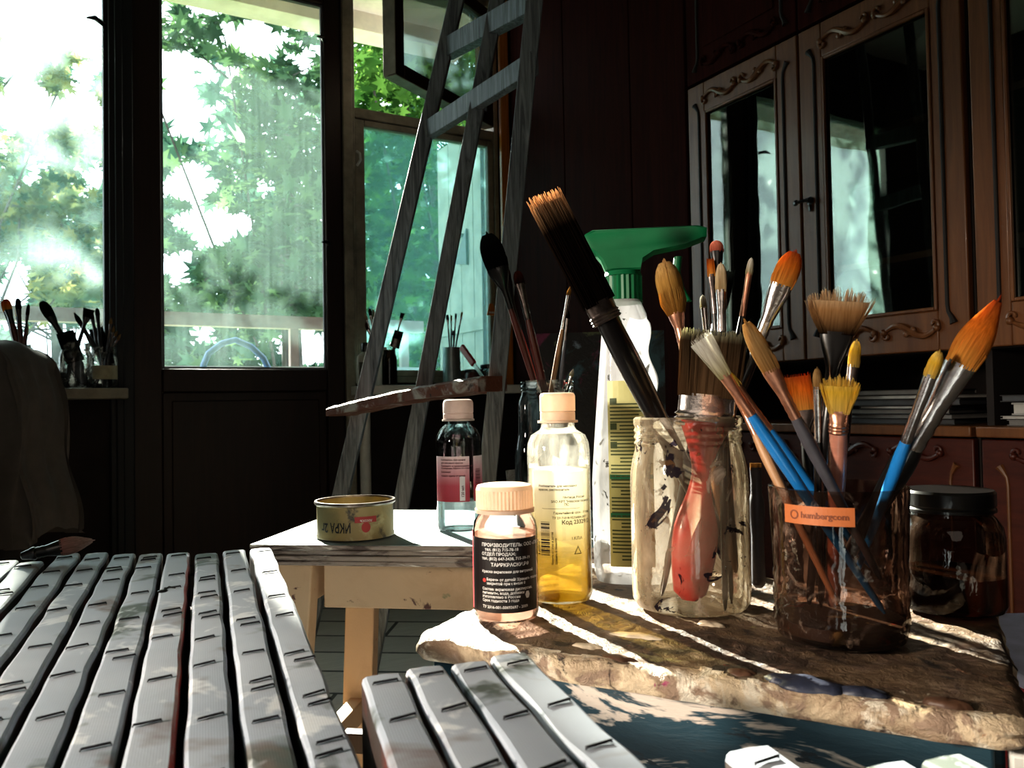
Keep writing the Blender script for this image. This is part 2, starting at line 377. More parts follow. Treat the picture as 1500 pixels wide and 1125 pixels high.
# door_1 : balcony door with tall pane and wooden lower panel
d = struct(empty('door_1', (D1[0], WY, 0)))
gx0, gx1, gz0, gz1 = .324, .905, .842, 2.255
b = MB(); b.bb((D1[0], WY-.005, 0.01), (gx0, WY+.045, D1[3]-.02)); b.bb((gx1, WY-.005, .01), (D1[1], WY+.045, D1[3]-.02))
b.bb((gx0, WY-.005, .76), (gx1, WY+.045, gz0)); b.bb((gx0, WY-.005, gz1), (gx1, WY+.045, D1[3]-.02)); b.bb((gx0, WY-.005, .01), (gx1, WY+.045, .12))
part(b, 'door_frame', M['door_wood'], d, bevel=.005)
b = MB(); b.bb((gx0, WY+.012, .12), (gx1, WY+.03, .76)); b.bb((gx0+.03, WY+.004, .15), (gx1-.03, WY+.012, .73)); part(b, 'lower_panel', M['door_wood'], d, bevel=.004)
b = MB(); b.bb((gx0, WY+.02, gz0), (gx1, WY+.024, gz1)); part(b, 'glass_pane', M['pane2'], d, smooth=0)
b = MB(); frame_bars(b, gx0, gx1, gz0, gz1, .008, WY+.008, WY+.02); part(b, 'glazing_bead', pbr('grey_bead', (.12, .12, .13), .5), d)
for px, py in ((478, 357), (471, 60)):
    p = PY(px, py, WY-.01); b = MB(); b.tube([p+V((.01, 0, 0)), p+V((-.005, -.03, .002)), p+V((-.03, -.04, -.004))], [.008, .008, .002], 8); part(b, 'latch_hook', M['h_black'], d)
# pale jamb between door and the narrow window
b = MB(); b.bb((D1[1]+.002, WY-.02, 0), (W2[0]+.012, WY-.001, 2.3)); struct(b.build('trim_2', M['cream_in'], bevel=.004))
# window_2 : narrow window with an open vent sash above
w = struct(empty('window_2', (W2[0], WY, W2[2])))
b = MB(); x0, x1, z0, z1 = W2
b.bb((x0, WY-.01, z0), (x0+.025, WY+.09, z1)); b.bb((x1-.02, WY-.01, z0), (x1, WY+.09, z1)); b.bb((x0+.025, WY-.01, z0), (x1-.02, WY+.09, z0+.025)); b.bb((x0+.025, WY-.01, z1-.05), (x1-.02, WY+.09, z1))
b.bb((x0+.025, WY-.005, 1.835), (x1-.02, WY+.06, 1.875)); part(b, 'window_frame', M['cream_in'], w, bevel=.004)
b = MB(); frame_bars(b, x0+.026, x1-.021, z0+.026, 1.833, .026, WY+.0, WY+.04, wl=.04); part(b, 'lower_sash', M['cream_in'], w, bevel=.004)
b = MB(); b.bb((x0+.066, WY+.018, z0+.052), (x1-.047, WY+.022, 1.807)); part(b, 'glass_pane', M['pane3'], w, smooth=0)
b = MB(); p = PY(523, 232, WY-.004); b.tube([p+V((0, 0, .028)), p+V((.004, -.022, .014)), p+V((.006, -.024, -.012)), p+V((0, 0, -.028))], [.005, .005, .005, .005], 8); part(b, 'sash_handle', M['white_paint'], w)
b = MB(); b.bb((x0-.01, WY-.19, .742), (XR-.5, WY-.02, .777)); part(b, 'window_sill', M['white_paint'], w, bevel=.004)
# vent sash swung into the room, hinged on its far edge
A = P(574, 118, 2.86); A.z = 1.885; H = V((1.625, WY-.012, 1.885)); ax = (A-H); wv = ax.length; ax.normalize(); nv = ax.cross(V((0, 0, 1)))
Mv = Matrix((( ax.x, nv.x, 0, H.x), (ax.y, nv.y, 0, H.y), (0, 0, 1, H.z), (0, 0, 0, 1)))
vs = MB(); hh = .50
for (u0, u1, v0, v1) in ((0, .05, 0, hh), (wv-.05, wv, 0, hh), (.05, wv-.05, 0, .05), (.05, wv-.05, hh-.05, hh)): vs.bb((u0, -.02, v0), (u1, .02, v1), Mv)
o = part(vs, 'vent_sash', [M['door_wood']], w, bevel=.004)
vs = MB()
for (u0, u1, v0, v1) in ((0, .05, 0, hh), (wv-.05, wv, 0, hh), (.05, wv-.05, 0, .05), (.05, wv-.05, hh-.05, hh)): vs.bb((u0-.0, .0205, v0), (u1+.0, .036, v1), Mv)
vs.bb((wv+.0005, -.02, 0), (wv+.004, .036, hh), Mv); vs.bb((0, -.02, -.004), (wv, .036, -.0005), Mv)
q = part(vs, 'painted_face', M['cream_in'], w, bevel=.003); q.parent = o; q.location = (0, 0, 0)
vs = MB(); vs.bb((.05, -.002, .05), (wv-.05, .002, hh-.05), Mv); q = part(vs, 'glass_pane', M['pane4'], w, smooth=0); q.parent = o
vs = MB(); p = Mv @ V((wv-.06, -.03, .31)); vs.tube([p, p+V((.03, -.03, -.004)), p+V((.06, -.03, -.02))], [.008, .009, .003], 8); q = part(vs, 'latch_hook', M['h_black'], w); q.parent = o
# white heating pipe under the sill, board by the wardrobe coloured as if sunlit
b = MB(); p = PY(535, 650, WY-.07); b.tube([(p.x, WY-.07, 0), (p.x, WY-.07, .741)], .021, 16); tag(b.build('heating_pipe', M['white_paint']), 'white vertical heating pipe under the narrow window sill', 'pipe')
b = MB(); b.bb((1.645, WY-.075, .78), (1.685, WY-.055, 2.5)); struct(b.build('trim_3', M['orange_wood'], bevel=.003))  # sunlit wardrobe edge; the sun's orange is put into the wood colour
b = MB(); b.bb((XL, WY-.02, 0), (D1[0]-.03, WY-.0005, .07)); struct(b.build('baseboard_front', M['door_wood'], bevel=.003))

# hanging tag at the narrow window
r = empty('hanging_tag', PY(719, 462, WY-.02)); tag(r, 'orange wedge-shaped tag hanging on a string at the narrow window edge', 'tag')
b = MB(); b.prism([(-.021, -.0), (.021, 0), (.009, .05), (-.009, .05)], .006, Matrix.Rotation(R(90), 4, 'X')); b.build('tag_body', M['orange_wood'], r, bevel=.001)
b = MB(); b.bb((-.012, -.0075, .008), (.012, -.006, .016)); b.build('stripe', M['white_paint'], r)
b = MB(); b.tube([(0, -.003, .05), (.001, -.002, .12), (0, .012, .2)], .0012, 6); b.build('string', M['cream'], r)

# ------------------------------------------------------------------ wall of cabinets (front plane x = 1.68)
CX = 1.68
def scroll(pts, r=.006):
    n = len(pts); return pts
def scurve(y0, y1, z, amp, flip=1, n=26):
    """a carved acanthus-like S scroll between y0 and y1 on the cabinet front"""
    out = []; L = y1-y0
    for i in range(n+1):
        t = i/n
        out.append((CX-.004, y0+L*t, z+flip*amp*sin(2*pi*t)*(1-.25*t)))
    return out
def curl(cy, cz, r, a0, turns, s=1):
    return [(CX-.004, cy+r*(1-.75*t)*cos(a0+s*2*pi*turns*t)+0, cz+r*(1-.75*t)*sin(a0+s*2*pi*turns*t)) for t in [i/16 for i in range(17)]]
def ornament(yc, zc, w, amp, flip=1):
    b = MB(); y0, y1 = yc-w/2, yc+w/2
    p = scurve(y0, y1, zc, amp, flip); n = len(p)
    b.tube(p, [.0035+.0045*sin(pi*min(1, (i+1)/n)) for i in range(n)], 8)
    b.ball((CX-.004, y0, zc), .0085, 10, 6); b.ball((CX-.004, y1, zc), .0085, 10, 6)
    b.tube(curl(y0+.006, zc-flip*amp*.55, amp*.8, pi/2*flip, .8, flip), .0042, 8); b.tube(curl(y1-.006, zc+flip*amp*.55, amp*.8, -pi/2*flip, .8, flip), .0042, 8)
    for k in (-1, 0, 1): b.ball((CX-.005, yc+k*w*.07, zc+flip*amp*(.25*k+.25)), (.005, w*.055, .008), 10, 6)
    return b
def grooves(y0, y1, z0, z1, r=.0045):
    """the routed line along the stiles with curled ends"""
    out = []
    for y, s in ((y0, 1), (y1, -1)):
        b = MB()
        pts = [(CX-.0005, y-s*.014, z0-.012), (CX-.0005, y-s*.010, z0), (CX-.0005, y-s*.002, z0+.014)]+[(CX-.0005, y, z0+.03+(z1-z0-.06)*i/6) for i in range(7)]+[(CX-.0005, y-s*.002, z1-.014), (CX-.0005, y-s*.01, z1), (CX-.0005, y-s*.016, z1+.008)]
        b.tube(pts, [.009, .006]+[r]*(len(pts)-4)+[.006, .009], 8); out.append(b)
    return out
def glazed_door(root, y0, y1, z0, z1, key=None):
    st, rl = .072, .091
    b = MB(); x0, x1 = CX, CX+.02
    b.bb((x0, y0+.003, z0+.002), (x1, y0+st, z1-.002)); b.bb((x0, y1-st, z0+.002), (x1, y1-.003, z1-.002)); b.bb((x0, y0+st, z0+.002), (x1, y1-st, z0+rl)); b.bb((x0, y0+st, z1-rl), (x1, y1-st, z1-.002))
    dr = part(b, 'door', M['cab'], root, bevel=.003)
    def sub(mb, nm, mt, **k):
        o = part(mb, nm, mt, root, **k); o.parent = dr; return o
    b = MB(); b.bb((x0+.008, y0+st-.002, z0+rl-.002), (x0+.011, y1-st+.002, z1-rl+.002)); sub(b, 'glass_pane', M['cab_glass'], smooth=0)
    b = MB(); frame_bars2(b, y0+st, y1-st, z0+rl, z1-rl, .008, x0-.003, x0+.006); sub(b, 'glazing_bead', M['cab'], bevel=.002)
    for g in grooves(y0+st-.022, y1-st+.022, z0+rl-.02, z1-rl+.02): sub(g, 'routed_line', M['groove'])
    w = (y1-y0)
    for zc, f in ((z0+.052, 1), (z1-.052, -1)):
        for s in (-1, 1): sub(ornament((y0+y1)/2+s*w*.18, zc, w*.30, .016, f*s), 'carved_scroll', M['cab'])
    if key is not None:
        b = MB(); zc = (z0+z1)/2-.02; b.lathe([(.008, 0), (.011, .004), (.004, .006), (.004, .02)], 14, M=Matrix.Translation((x0, key, zc)) @ Matrix.Rotation(R(-90), 4, 'Y'))
        b.tube([(x0-.02, key-.012, zc), (x0-.02, key+.03, zc)], [.005, .004], 8); b.ball((x0-.02, key+.032, zc), (.004, .008, .008), 10, 6); b.ball((x0-.004, key, zc-.018), (.003, .006, .01), 10, 6)
        sub(b, 'key', M['h_black'])
def frame_bars2(mb, y0, y1, z0, z1, w, xa, xb):
    mb.bb((xa, y0, z0), (xb, y0+w, z1)); mb.bb((xa, y1-w, z0), (xb, y1, z1)); mb.bb((xa, y0+w, z0), (xb, y1-w, z0+w)); mb.bb((xa, y0+w, z1-w), (xb, y1-w, z1))
def carcass(root, y0, y1, z0, z1, open_front=True):
    b = MB(); t = .016; x0, x1 = CX+.022, XR-.02
    b.bb((x0, y0, z0), (x1, y0+t, z1)); b.bb((x0, y1-t, z0), (x1, y1, z1)); b.bb((x0, y0+t, z0), (x1, y1-t, z0+t)); b.bb((x0, y0+t, z1-t), (x1, y1-t, z1)); b.bb((x1-.008, y0+t, z0+t), (x1, y1-t, z1-t))
    part(b, 'carcass', M['cab_in'], root)
units = ((.978, 1.826, 'the one next to the plain wardrobe'), (.118, .968, 'the one far from the plain wardrobe'))
for ui, (ya, yb, wh) in enumerate(units):
    ym = (ya+yb)/2+.006
    r = empty('glazed_cabinet', (CX, ya, .797)); tag(r, 'brown glazed cabinet with carved scroll doors, '+wh, 'cabinet', 'wall cabinet units')
    carcass(r, ya, yb, .797, 1.650)
    glazed_door(r, ya, ym, .797, 1.650, key=ym-.03); glazed_door(r, ym, yb, .797, 1.650)
    for zs in (1.02, 1.335):
        b = MB(); b.bb((CX+.06, ya+.017, zs), (XR-.03, yb-.017, zs+.016)); part(b, 'shelf', M['shelf'], r)
    r = empty('top_cabinet', (CX, ya, 1.655)); tag(r, 'dark brown top cupboard with carved panel doors, '+wh, 'cabinet', 'top cupboards')
    carcass(r, ya, yb, 1.655, 2.25)
    for a, c in ((ya, ym), (ym, yb)):
        b = MB(); b.bb((CX, a+.003, 1.657), (CX+.02, c-.003, 2.248)); b.bb((CX-.004, a+.075, 1.75), (CX, c-.075, 2.17)); dr = part(b, 'door', M['cab_dark'], r, bevel=.003)
        for g in grooves(a+.05, c-.05, 1.70, 2.2): q = part(g, 'routed_line', M['groove'], r); q.parent = dr
        for s in (-1, 1): q = part(ornament((a+c)/2+s*.075, 1.705, .125, .016, s), 'carved_scroll', M['cab_dark'], r); q.parent = dr
    r = empty('base_cabinet', (CX-.03, ya, 0)); tag(r, 'low red mahogany cupboard under the paper niche, '+wh, 'cabinet', 'base cupboards')
    b = MB(); t = .016
    b.bb((CX+.022, ya, .05), (XR-.02, ya+t, .612)); b.bb((CX+.022, yb-t, .05), (XR-.02, yb, .612)); b.bb((CX+.022, ya+t, .05), (XR-.02, yb-t, .07)); b.bb((XR-.03, ya+t, .07), (XR-.02, yb-t, .612)); b.bb((CX+.05, ya, 0), (XR-.02, yb, .05)); part(b, 'carcass', M['cab_in'], r)
    b = MB(); b.bb((CX-.015, ya, .612), (XR-.02, yb, .635)); part(b, 'counter_top', M['cab'], r, bevel=.003)
    for a, c in ((ya, ym), (ym, yb)):
        b = MB(); b.bb((CX, a+.003, .06), (CX+.02, c-.003, .608)); dr = part(b, 'door', M['cab_red'], r, bevel=.003)
        for g in grooves(a+.055, c-.055, .12, .545, .0035): q = part(g, 'routed_line', M['cab'], r); q.parent = dr
        for s in (-1, 1): q = part(ornament((a+c)/2+s*.08, .575, .12, .014, s), 'carved_scroll', M['cab_red'], r); q.parent = dr
    r = empty('niche_back', (XR-.05, ya, .635))
    bpy.data.objects.remove(r)
# niche sides: uprights carrying the upper cabinets
for y in (.12, .964, 1.81):
    b = MB(); b.bb((CX+.05, y, .6355), (XR-.02, y+.015, .7965)); o = b.build('niche_upright', M['cab_in']); tag(o, 'dark upright dividing the paper niche at %s' % {.12: 'its nearest end', .964: 'its middle', 1.81: 'the wardrobe end'}[y], 'upright')
# plain wardrobe reaching to the window wall
r = empty('wardrobe', (CX, 1.832, 0)); tag(r, 'tall plain dark mahogany wardrobe between glazed cabinet and window wall', 'wardrobe')
b = MB(); b.bb((CX+.022, 1.832, .04), (XR-.02, 2.90, 2.45)); part(b, 'carcass', M['cab_dark'], r)
for a, c in ((1.834, 2.10), (2.104, 2.50), (2.504, 2.898)):
    b = MB(); b.bb((CX, a, .06), (CX+.02, c, 2.44)); part(b, 'door', M['cab_dark'], r, bevel=.003)
# papers and books in the niche
pm = [pbr('paper_%d' % i, c, .6, var=.25, scale=30) for i, c in enumerate(((.06, .06, .065), (.30, .29, .27), (.025, .02, .02), (.16, .15, .14), (.42, .40, .37), (.045, .035, .03)))]
bk = [('bent black folder with pale edge lying lowest in the cabinet niche', 1.06, 1.36, .6355, .012, 2, 3), ('grey magazine on the black folder in the cabinet niche', 1.04, 1.32, .649, .008, 3, -5), ('black magazine above the grey magazine in the niche', 1.08, 1.34, .659, .011, 0, 6),
      ('thin white booklet slid askew in the paper pile', 1.10, 1.29, .672, .005, 4, -8), ('black folder lying over the thin white booklet', 1.05, 1.35, .679, .014, 2, 4), ('grey sheets of paper near the top of the paper pile', 1.09, 1.33, .695, .007, 1, -6), ('dark notebook topmost on the paper pile', 1.11, 1.36, .704, .012, 5, 8),
      ('thick grey album lowest in the niche stack beside the pile', .70, .94, .6355, .012, 3, 2), ('thin pale catalogue above the thick grey album', .71, .95, .649, .006, 4, -3), ('wide cream book with dark cover in the niche stack', .70, .93, .657, .026, 1, 2), ('black book over the wide cream book', .72, .95, .685, .014, 2, -2), ('grey pamphlet topmost in the niche stack', .70, .90, .701, .006, 3, 3)]
for lb, ya, yb, z, th, mi, rot in bk:
    c = V((CX+.15, (ya+yb)/2, z)); r = empty('book', c); r.rotation_euler = (0, 0, R(rot)); tag(r, lb, 'book', 'papers and books in the cabinet niche')
    hw, hy = .10, (yb-ya)/2
    b = MB(); b.bb((-hw, -hy, 0), (hw, hy, th*.14)); b.bb((-hw, -hy, th*.86), (hw, hy, th)); b.bb((hw-.002, -hy, th*.14), (hw, hy, th*.86)); b.build('cover', pm[mi], r)
    b = MB(); b.bb((-hw+.003, -hy+.003, th*.14), (hw-.002, hy-.003, th*.86)); b.build('pages', pm[4 if mi in (1, 4) else (3 if mi != 2 else 0)], r)

# ------------------------------------------------------------------ paint table : stool with a crusted board
e1 = V((.54, -.842, 0)); e2 = V((.842, .54, 0)); FL = V((.228, .557, 0)); TZ = .53
def B(u, v, z=0.): return FL+e1*u+e2*v+V((0, 0, z))
MBd = Matrix(((e1.x, e2.x, 0, FL.x), (e1.y, e2.y, 0, FL.y), (0, 0, 1, 0), (0, 0, 0, 1)))
LU, LV, BT = .388, .305, .017
def board_mesh():
    nu, nv = 150, 110; b = MB(); vs = []
    def edge(u, v):                                     # rounded corners and nibbled outline
        cr = .022; x, y = u*LU, v*LV
        cx = min(max(x, cr), LU-cr); cy = min(max(y, cr), LV-cr); q = V((x-cx, y-cy))
        if abs(q.x) > 1e-9 and abs(q.y) > 1e-9:
            m = max(abs(q.x), abs(q.y)); q = q.normalized()*m
        return cx+q.x, cy+q.y
    for j in range(nv+1):
        for i in range(nu+1):
            x, y = edge(i/nu, j/nv)
            p = V((x*24, y*24, 0)); ed = min(i/nu*LU, (1-i/nu)*LU, j/nv*LV, (1-j/nv)*LV)
            h = .0016*noise.noise(p)+.0011*noise.noise(p*3.1)+.0007*noise.noise(p*7.3)
            h -= max(0, .004-ed)*.6
            vs.append((x+.0012*noise.noise(p*2+V((5, 1, 2)))*(ed < .004), y+.0022*noise.noise(p*2+V((1, 7, 2)))*(ed < .004), TZ-.001+h))
    fs = [(j*(nu+1)+i, j*(nu+1)+i+1, (j+1)*(nu+1)+i+1, (j+1)*(nu+1)+i) for j in range(nv) for i in range(nu)]
    rim = [i for i in range(nu+1)]+[j*(nu+1)+nu for j in range(1, nv+1)]+[nv*(nu+1)+i for i in range(nu-1, -1, -1)]+[j*(nu+1) for j in range(nv-1, 0, -1)]
    base = len(vs); K = 4
    c = V((LU/2, LV/2))
    for k in range(1, K+1):
        for m, ri in enumerate(rim):
            p = V(vs[ri]); z = p.z+(TZ-BT-p.z)*k/K
            o = .0022*noise.noise(V((p.x*60, p.y*60, k*1.3)))*(1 if k < K else .3)+(.002 if 0 < k < K else 0)
            dx = 1 if p.x > LU-.02 else (-1 if p.x < .02 else 0); dy = 1 if p.y > LV-.02 else (-1 if p.y < .02 else 0)
            vs.append((p.x+dx*o, p.y+dy*o, z))
    n = len(rim)
    for m in range(n):
        q = (m+1) % n; fs.append((rim[q], rim[m], base+m, base+q))
        for k in range(K-1): fs.append((base+k*n+q, base+k*n+m, base+(k+1)*n+m, base+(k+1)*n+q))
    fs.append(tuple(base+(K-1)*n+m for m in range(n)))
    b.add(vs, fs); return b
r = empty('paint_board', M=MBd); tag(r, 'thick board crusted with dried cream paint carrying the jars and bottles', 'board')
o = board_mesh().build('board_slab', [M['crust'], M['crust_shaded']], r, smooth=50)
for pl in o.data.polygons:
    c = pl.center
    if pl.normal.z > .6 and c.y > .012 + .012*noise.noise(V((c.x*40, c.y*40, 1))) and c.x > .055 + .02*noise.noise(V((c.x*30, c.y*30, 4))) : pl.material_index = 1  # shaded crust everywhere but the sunlit corner and front edge
gl = [M['h_black'], pbr('dried_blue_black_paint', (.03, .035, .06), .45, var=.5, scale=60, bump=.6), pbr('dried_brown_paint', (.12, .06, .035), .5, var=.5, scale=60, bump=.6), pbr('dried_cream_paint', (.72, .60, .45), .5, var=.3, scale=60, bump=.6)]
def blob(u, v, ru, rv, h, mat, nm='dried_paint'):
    b = MB(); n = 26; rings = []
    for k, (s, z) in enumerate(((1.0, -.003), (.98, .25), (.8, .7), (.45, .95), (.1, 1.0))):
        ring = []
        for i in range(n):
            a = 2*pi*i/n; w = 1+.35*noise.noise(V((cos(a)*2+u*90, sin(a)*2+v*90, k*.2)))
            ring.append((u+ru*s*w*cos(a), v+rv*s*w*sin(a), TZ-.002+h*max(0, z)+h*.25*noise.noise(V((a, k, u*50)))))
        rings.append(ring)
    b.loft(rings); return b.build(nm, mat, r, smooth=60)
for px, py, ru, rv, h, m in ((1178, 1008, .024, .010, .006, 1), (1258, 1030, .014, .006, .005, 1), (690, 893, .009, .005, .005, 2), (1085, 985, .010, .006, .004, 2), (905, 962, .012, .006, .003, 2), (1040, 915, .012, .007, .004, 3), (935, 930, .02, .006, .003, 3), (1390, 1050, .012, .006, .005, 2), (860, 945, .012, .005, .003, 3)):
    p = PZ(px, py, TZ); q = MBd.inverted() @ p; blob(min(max(q.x, .02), LU-.02), min(max(q.y, .012), LV-.02), ru, rv, h, gl[m])
r = empty('painted_stool', M=MBd); tag(r, 'low stool with dark blue scraped apron under the crusted board', 'stool')
zt = TZ-BT-.003; zb = .425
def apron(a, bb, nm='apron'):
    q = MB(); q.bb(a, bb); return q.build(nm, M['blue_apron'], r, bevel=.002)
apron((.012, .012, zb), (.372, .028, zt)); apron((.012, LV-.028, zb), (.372, LV-.012, zt)); apron((.012, .0285, zb), (.028, LV-.0285, zt)); apron((.362, .0285, zb), (.378, LV-.0285, zt))
for x in (.0445, .344):
    for y in (.0445, LV-.0445): q = MB(); q.box((x, y, zt/2), (.031, .031, zt), taper=.8); q.build('leg', M['blue_leg'], r, bevel=.002)
q = MB(); q.box((.387, .022, zt-.032), (.016, .020, .06)); o = q.build('apron_end', M['white_paint'], r, bevel=.002)

# ------------------------------------------------------------------ far stool with a stack of painted boards
FL2 = P(365, 797, 1.0); FL2.z = 0
g1 = RH*.988-FH*.148; g2 = RH*.148+FH*.988
MS = Matrix(((g1.x, g2.x, 0, FL2.x), (g1.y, g2.y, 0, FL2.y), (0, 0, 1, 0), (0, 0, 0, 1)))
SL, SD = .47, .325; SZ = .503
r = empty('wooden_stool', M=MS); tag(r, 'paint-smeared pine stool carrying the stack of thin boards', 'stool')
q = MB(); q.bb((.085, .03, SZ-.058), (.42, .048, SZ-.0005)); q.build('apron', M['pine'], r, bevel=.002)
q = MB(); q.bb((.085, SD-.048, SZ-.058), (.42, SD-.03, SZ-.0005)); q.build('apron', M['pine'], r, bevel=.002)
for x in (.05, .43):
    q = MB(); q.bb((x-.01, .055, SZ-.058), (x+.01, SD-.055, SZ-.0005)); q.build('apron', M['pine'], r, bevel=.002)
    for y in (.035, SD-.035):
        sx = -1 if x < .2 else 1; sy = -1 if y < .15 else 1
        q = MB(); q.loft([[(x+sx*k*.03+a*.024, y+sy*k*.025+c*.014, z) for a, c in ((-1, -1), (1, -1), (1, 1), (-1, 1))] for k, z in ((1, 0), (0, SZ-.0005))]); q.build('leg', M['pine'], r, bevel=.002)
    q = MB(); q.bb((x+(-1 if x < .2 else 1)*.016-.012, .03, .20), (x+(-1 if x < .2 else 1)*.016+.012, SD-.03, .235)); q.build('stretcher', M['pine'], r, bevel=.002)
q = MB(); q.bb((.06, SD/2-.011, .208), (.42, SD/2+.011, .236)); q.build('stretcher', M['door_wood'], r, bevel=.002)
for i, (du, dv, lb) in enumerate(((0.004, .003, 'thin painted board lowest in the stack on the pine stool'), (0.0, .0, 'thin painted board second in the stack on the pine stool'), (.003, .002, 'thin painted board third in the stack on the pine stool'), (0, 0, 'blue-grey topped board uppermost on the pine stool under the open can'))):
    q = MB(); h = (TZ-SZ)/4; q.bb((du, dv, SZ+i*h+.0003), (SL-du, SD-dv, SZ+(i+1)*h-.0004)); o = q.build('thin_board', [M['stack'], M['boardtop']], bevel=.0015)
    if i == 3:
        for pl in o.data.polygons:
            if pl.normal.z > .9: pl.material_index = 1
    o.matrix_world = MS; tag(o, lb, 'board', 'stack of thin boards on the pine stool')

# ------------------------------------------------------------------ bottles, jars and cans
def vessel(name, p, label, cat, ang=None):
    r = empty(name, p); r.rotation_euler = (0, 0, facing(p) if ang is None else ang); return tag(r, label, cat)      # local +X looks at the camera
def ridged(prof_r, z0, z1, n=48, depth=.0006):
    rings = []
    for z in (z0, z1): rings.append([((prof_r-(depth if i % 2 else 0))*cos(2*pi*i/(2*n)), (prof_r-(depth if i % 2 else 0))*sin(2*pi*i/(2*n)), z) for i in range(2*n)])
    return rings
def onstand(px, py, z=TZ): return PZ(px, py, z)+V((0, 0, .0012))
M['cap_cream'] = translucent('cream_plastic_cap', (.94, .78, .64), .5, .45)
M['cap_pink'] = translucent('pale_pink_cap', (.80, .66, .62), .2, .4)
M['g_clear'] = glass('clear_plastic', (.90, .93, .94))
M['g_small'] = glass('small_jar_plastic', (.93, .90, .89), [((.82, .76, .74), 26, .60, .78, .35, (1, 1, 1))])
M['g_yellow'] = glass('cloudy_plastic', (.94, .93, .89), [((.88, .86, .80), 16, .38, .72, .4, (1, 1, .7)), ((.90, .88, .82), 38, .60, .72, .5, (1, 1, 1))])
M['g_dark'] = glass('dark_bottle_glass', (.10, .13, .14), [((.30, .34, .36), 18, .45, .75, .5, (1, 1, .4))])
white_ink = pbr('white_print', (.80, .78, .76), .6, var=.1); black_ink = pbr('black_print', (.012, .011, .010), .6)
# small jar with black label
p = onstand(742, 905); r = vessel('paint_jar', p, 'small jar with cream cap and black printed label on the crusted board', 'jar')
q = MB(); q.lathe([(.021, 0), (.0245, .001), (.0257, .005), (.0257, .069), (.0245, .076), (.0205, .082), (.0205, .086)], 48, cap1=False); q.build('jar_wall', M['g_small'], r)
q = MB(); q.lathe([(.0225, .002), (.0245, .005), (.0245, .067)], 40); q.build('liquid', liquid('pink_medium', (.93, .80, .74), .5, (.84, .66, .56)), r)
q = MB(); q.loft(ridged(.0228, .0865, .101)); q.lathe([(.0228, .101), (.0215, .1042), (.018, .105)], 48, cap0=False); q.lathe([(.0236, .083), (.0236, .086)], 48); q.build('cap', M['cap_cream'], r, smooth=30)
q = MB(); R0 = .0258; q.k = 0; wrap_rect(q, -.034, .030, .009, .0655, R0, 0, 0)
q.k = 2; wrap_rect(q, -.043, -.0342, .009, .069, R0, 0, 0)
q.k = 1
for i, (tx, sz, z, x) in enumerate((('ПРОИЗВОДИТЕЛЬ: ООО «ПК ТАИР»', .0030, .0595, -.0195), ('тел. (812) 715-78-18', .0026, .0562, -.0165), ('ОТДЕЛ ПРОДАЖ:', .0027, .0527, -.0195), ('тел. (812) 647-3438, 715-39-19', .0026, .0493, -.0195), ('ТАИРКРАСКИ.РФ', .0031, .0445, -.0115), ('Краска акриловая для витражей', .0023, .0395, -.0195), ('Беречь от детей! Хранить плотно', .0024, .0335, -.0155), ('закрытой при t выше 0', .0024, .0305, -.0155), ('Состав: акриловая дисперсия,', .0024, .0262, -.0195), ('пигменты, вода, добавки', .0024, .0233, -.0195), ('Изготовлено в России', .0024, .0204, -.0195), ('Срок годности 3 года', .0024, .0175, -.0195), ('ТУ 2316-001-50693697 - 2009', .0025, .0125, -.0195))):
    v, f = text2d(tx, sz*1.18); wrap(q, [(a+x, c) for a, c in v], f, R0, z, 0, .0005)
q.k = 3; v = [(.0016*cos(2*pi*i/14)-.0175, .0016*sin(2*pi*i/14)) for i in range(14)]; wrap(q, v, [tuple(range(14))], R0, .0335, 0, .0005)
q.k = 1; v = [(.0022*cos(2*pi*i/6)+.0175, .003*sin(2*pi*i/6)) for i in range(6)]; wrap(q, v, [tuple(range(6))], R0, .022, 0, .0005)
q.build('label', [pbr('black_label', (.012, .008, .008), .4), white_ink, pbr('red_label_edge', (.70, .05, .07), .4), pbr('red_dot', (.55, .05, .04), .5)], r, smooth=0)
# yellow bottle
p = onstand(822, 878); r = vessel('solvent_bottle', p, 'tall clear bottle half full of yellow oil with barcode print on the crusted board', 'bottle')
q = MB(); q.lathe([(.022, 0), (.0255, .001), (.0272, .006), (.0272, .127), (.0265, .134), (.0235, .141), (.016, .1455), (.0145, .148), (.0145, .152)], 48, cap1=False); q.build('bottle_wall', M['g_yellow'], r)
q = MB(); q.lathe([(.0175, .1515), (.0175, .1535)], 40); q.lathe([(.0152, .1537), (.0152, .1605), (.0148, .161)], 40); q.loft(ridged(.0155, .1615, .1745, 30, .0003)); q.lathe([(.0155, .1745), (.0145, .1768), (.012, .1775)], 40, cap0=False); q.build('cap', M['cap_cream'], r, smooth=30)
q = MB(); q.lathe([(.022, .002), (.0258, .0065), (.0258, .112)], 48); q.build('liquid', liquid('yellow_oil', (.72, .57, .22), .30, (.42, .30, .055), top=(.96, .94, .86)), r)
q = MB(); R0 = .0274; q.k = 0; wrap_rect(q, -.024, .0225, .028, .112, R0, 0, 0)
q.k = 1
for i in range(26):
    w_ = random.choice((.0004, .0007, .0011)); z = .0415+i*.0011; wrap_rect(q, -.0165, -.0085, z, z+w_, R0, 0, 0, .0005)
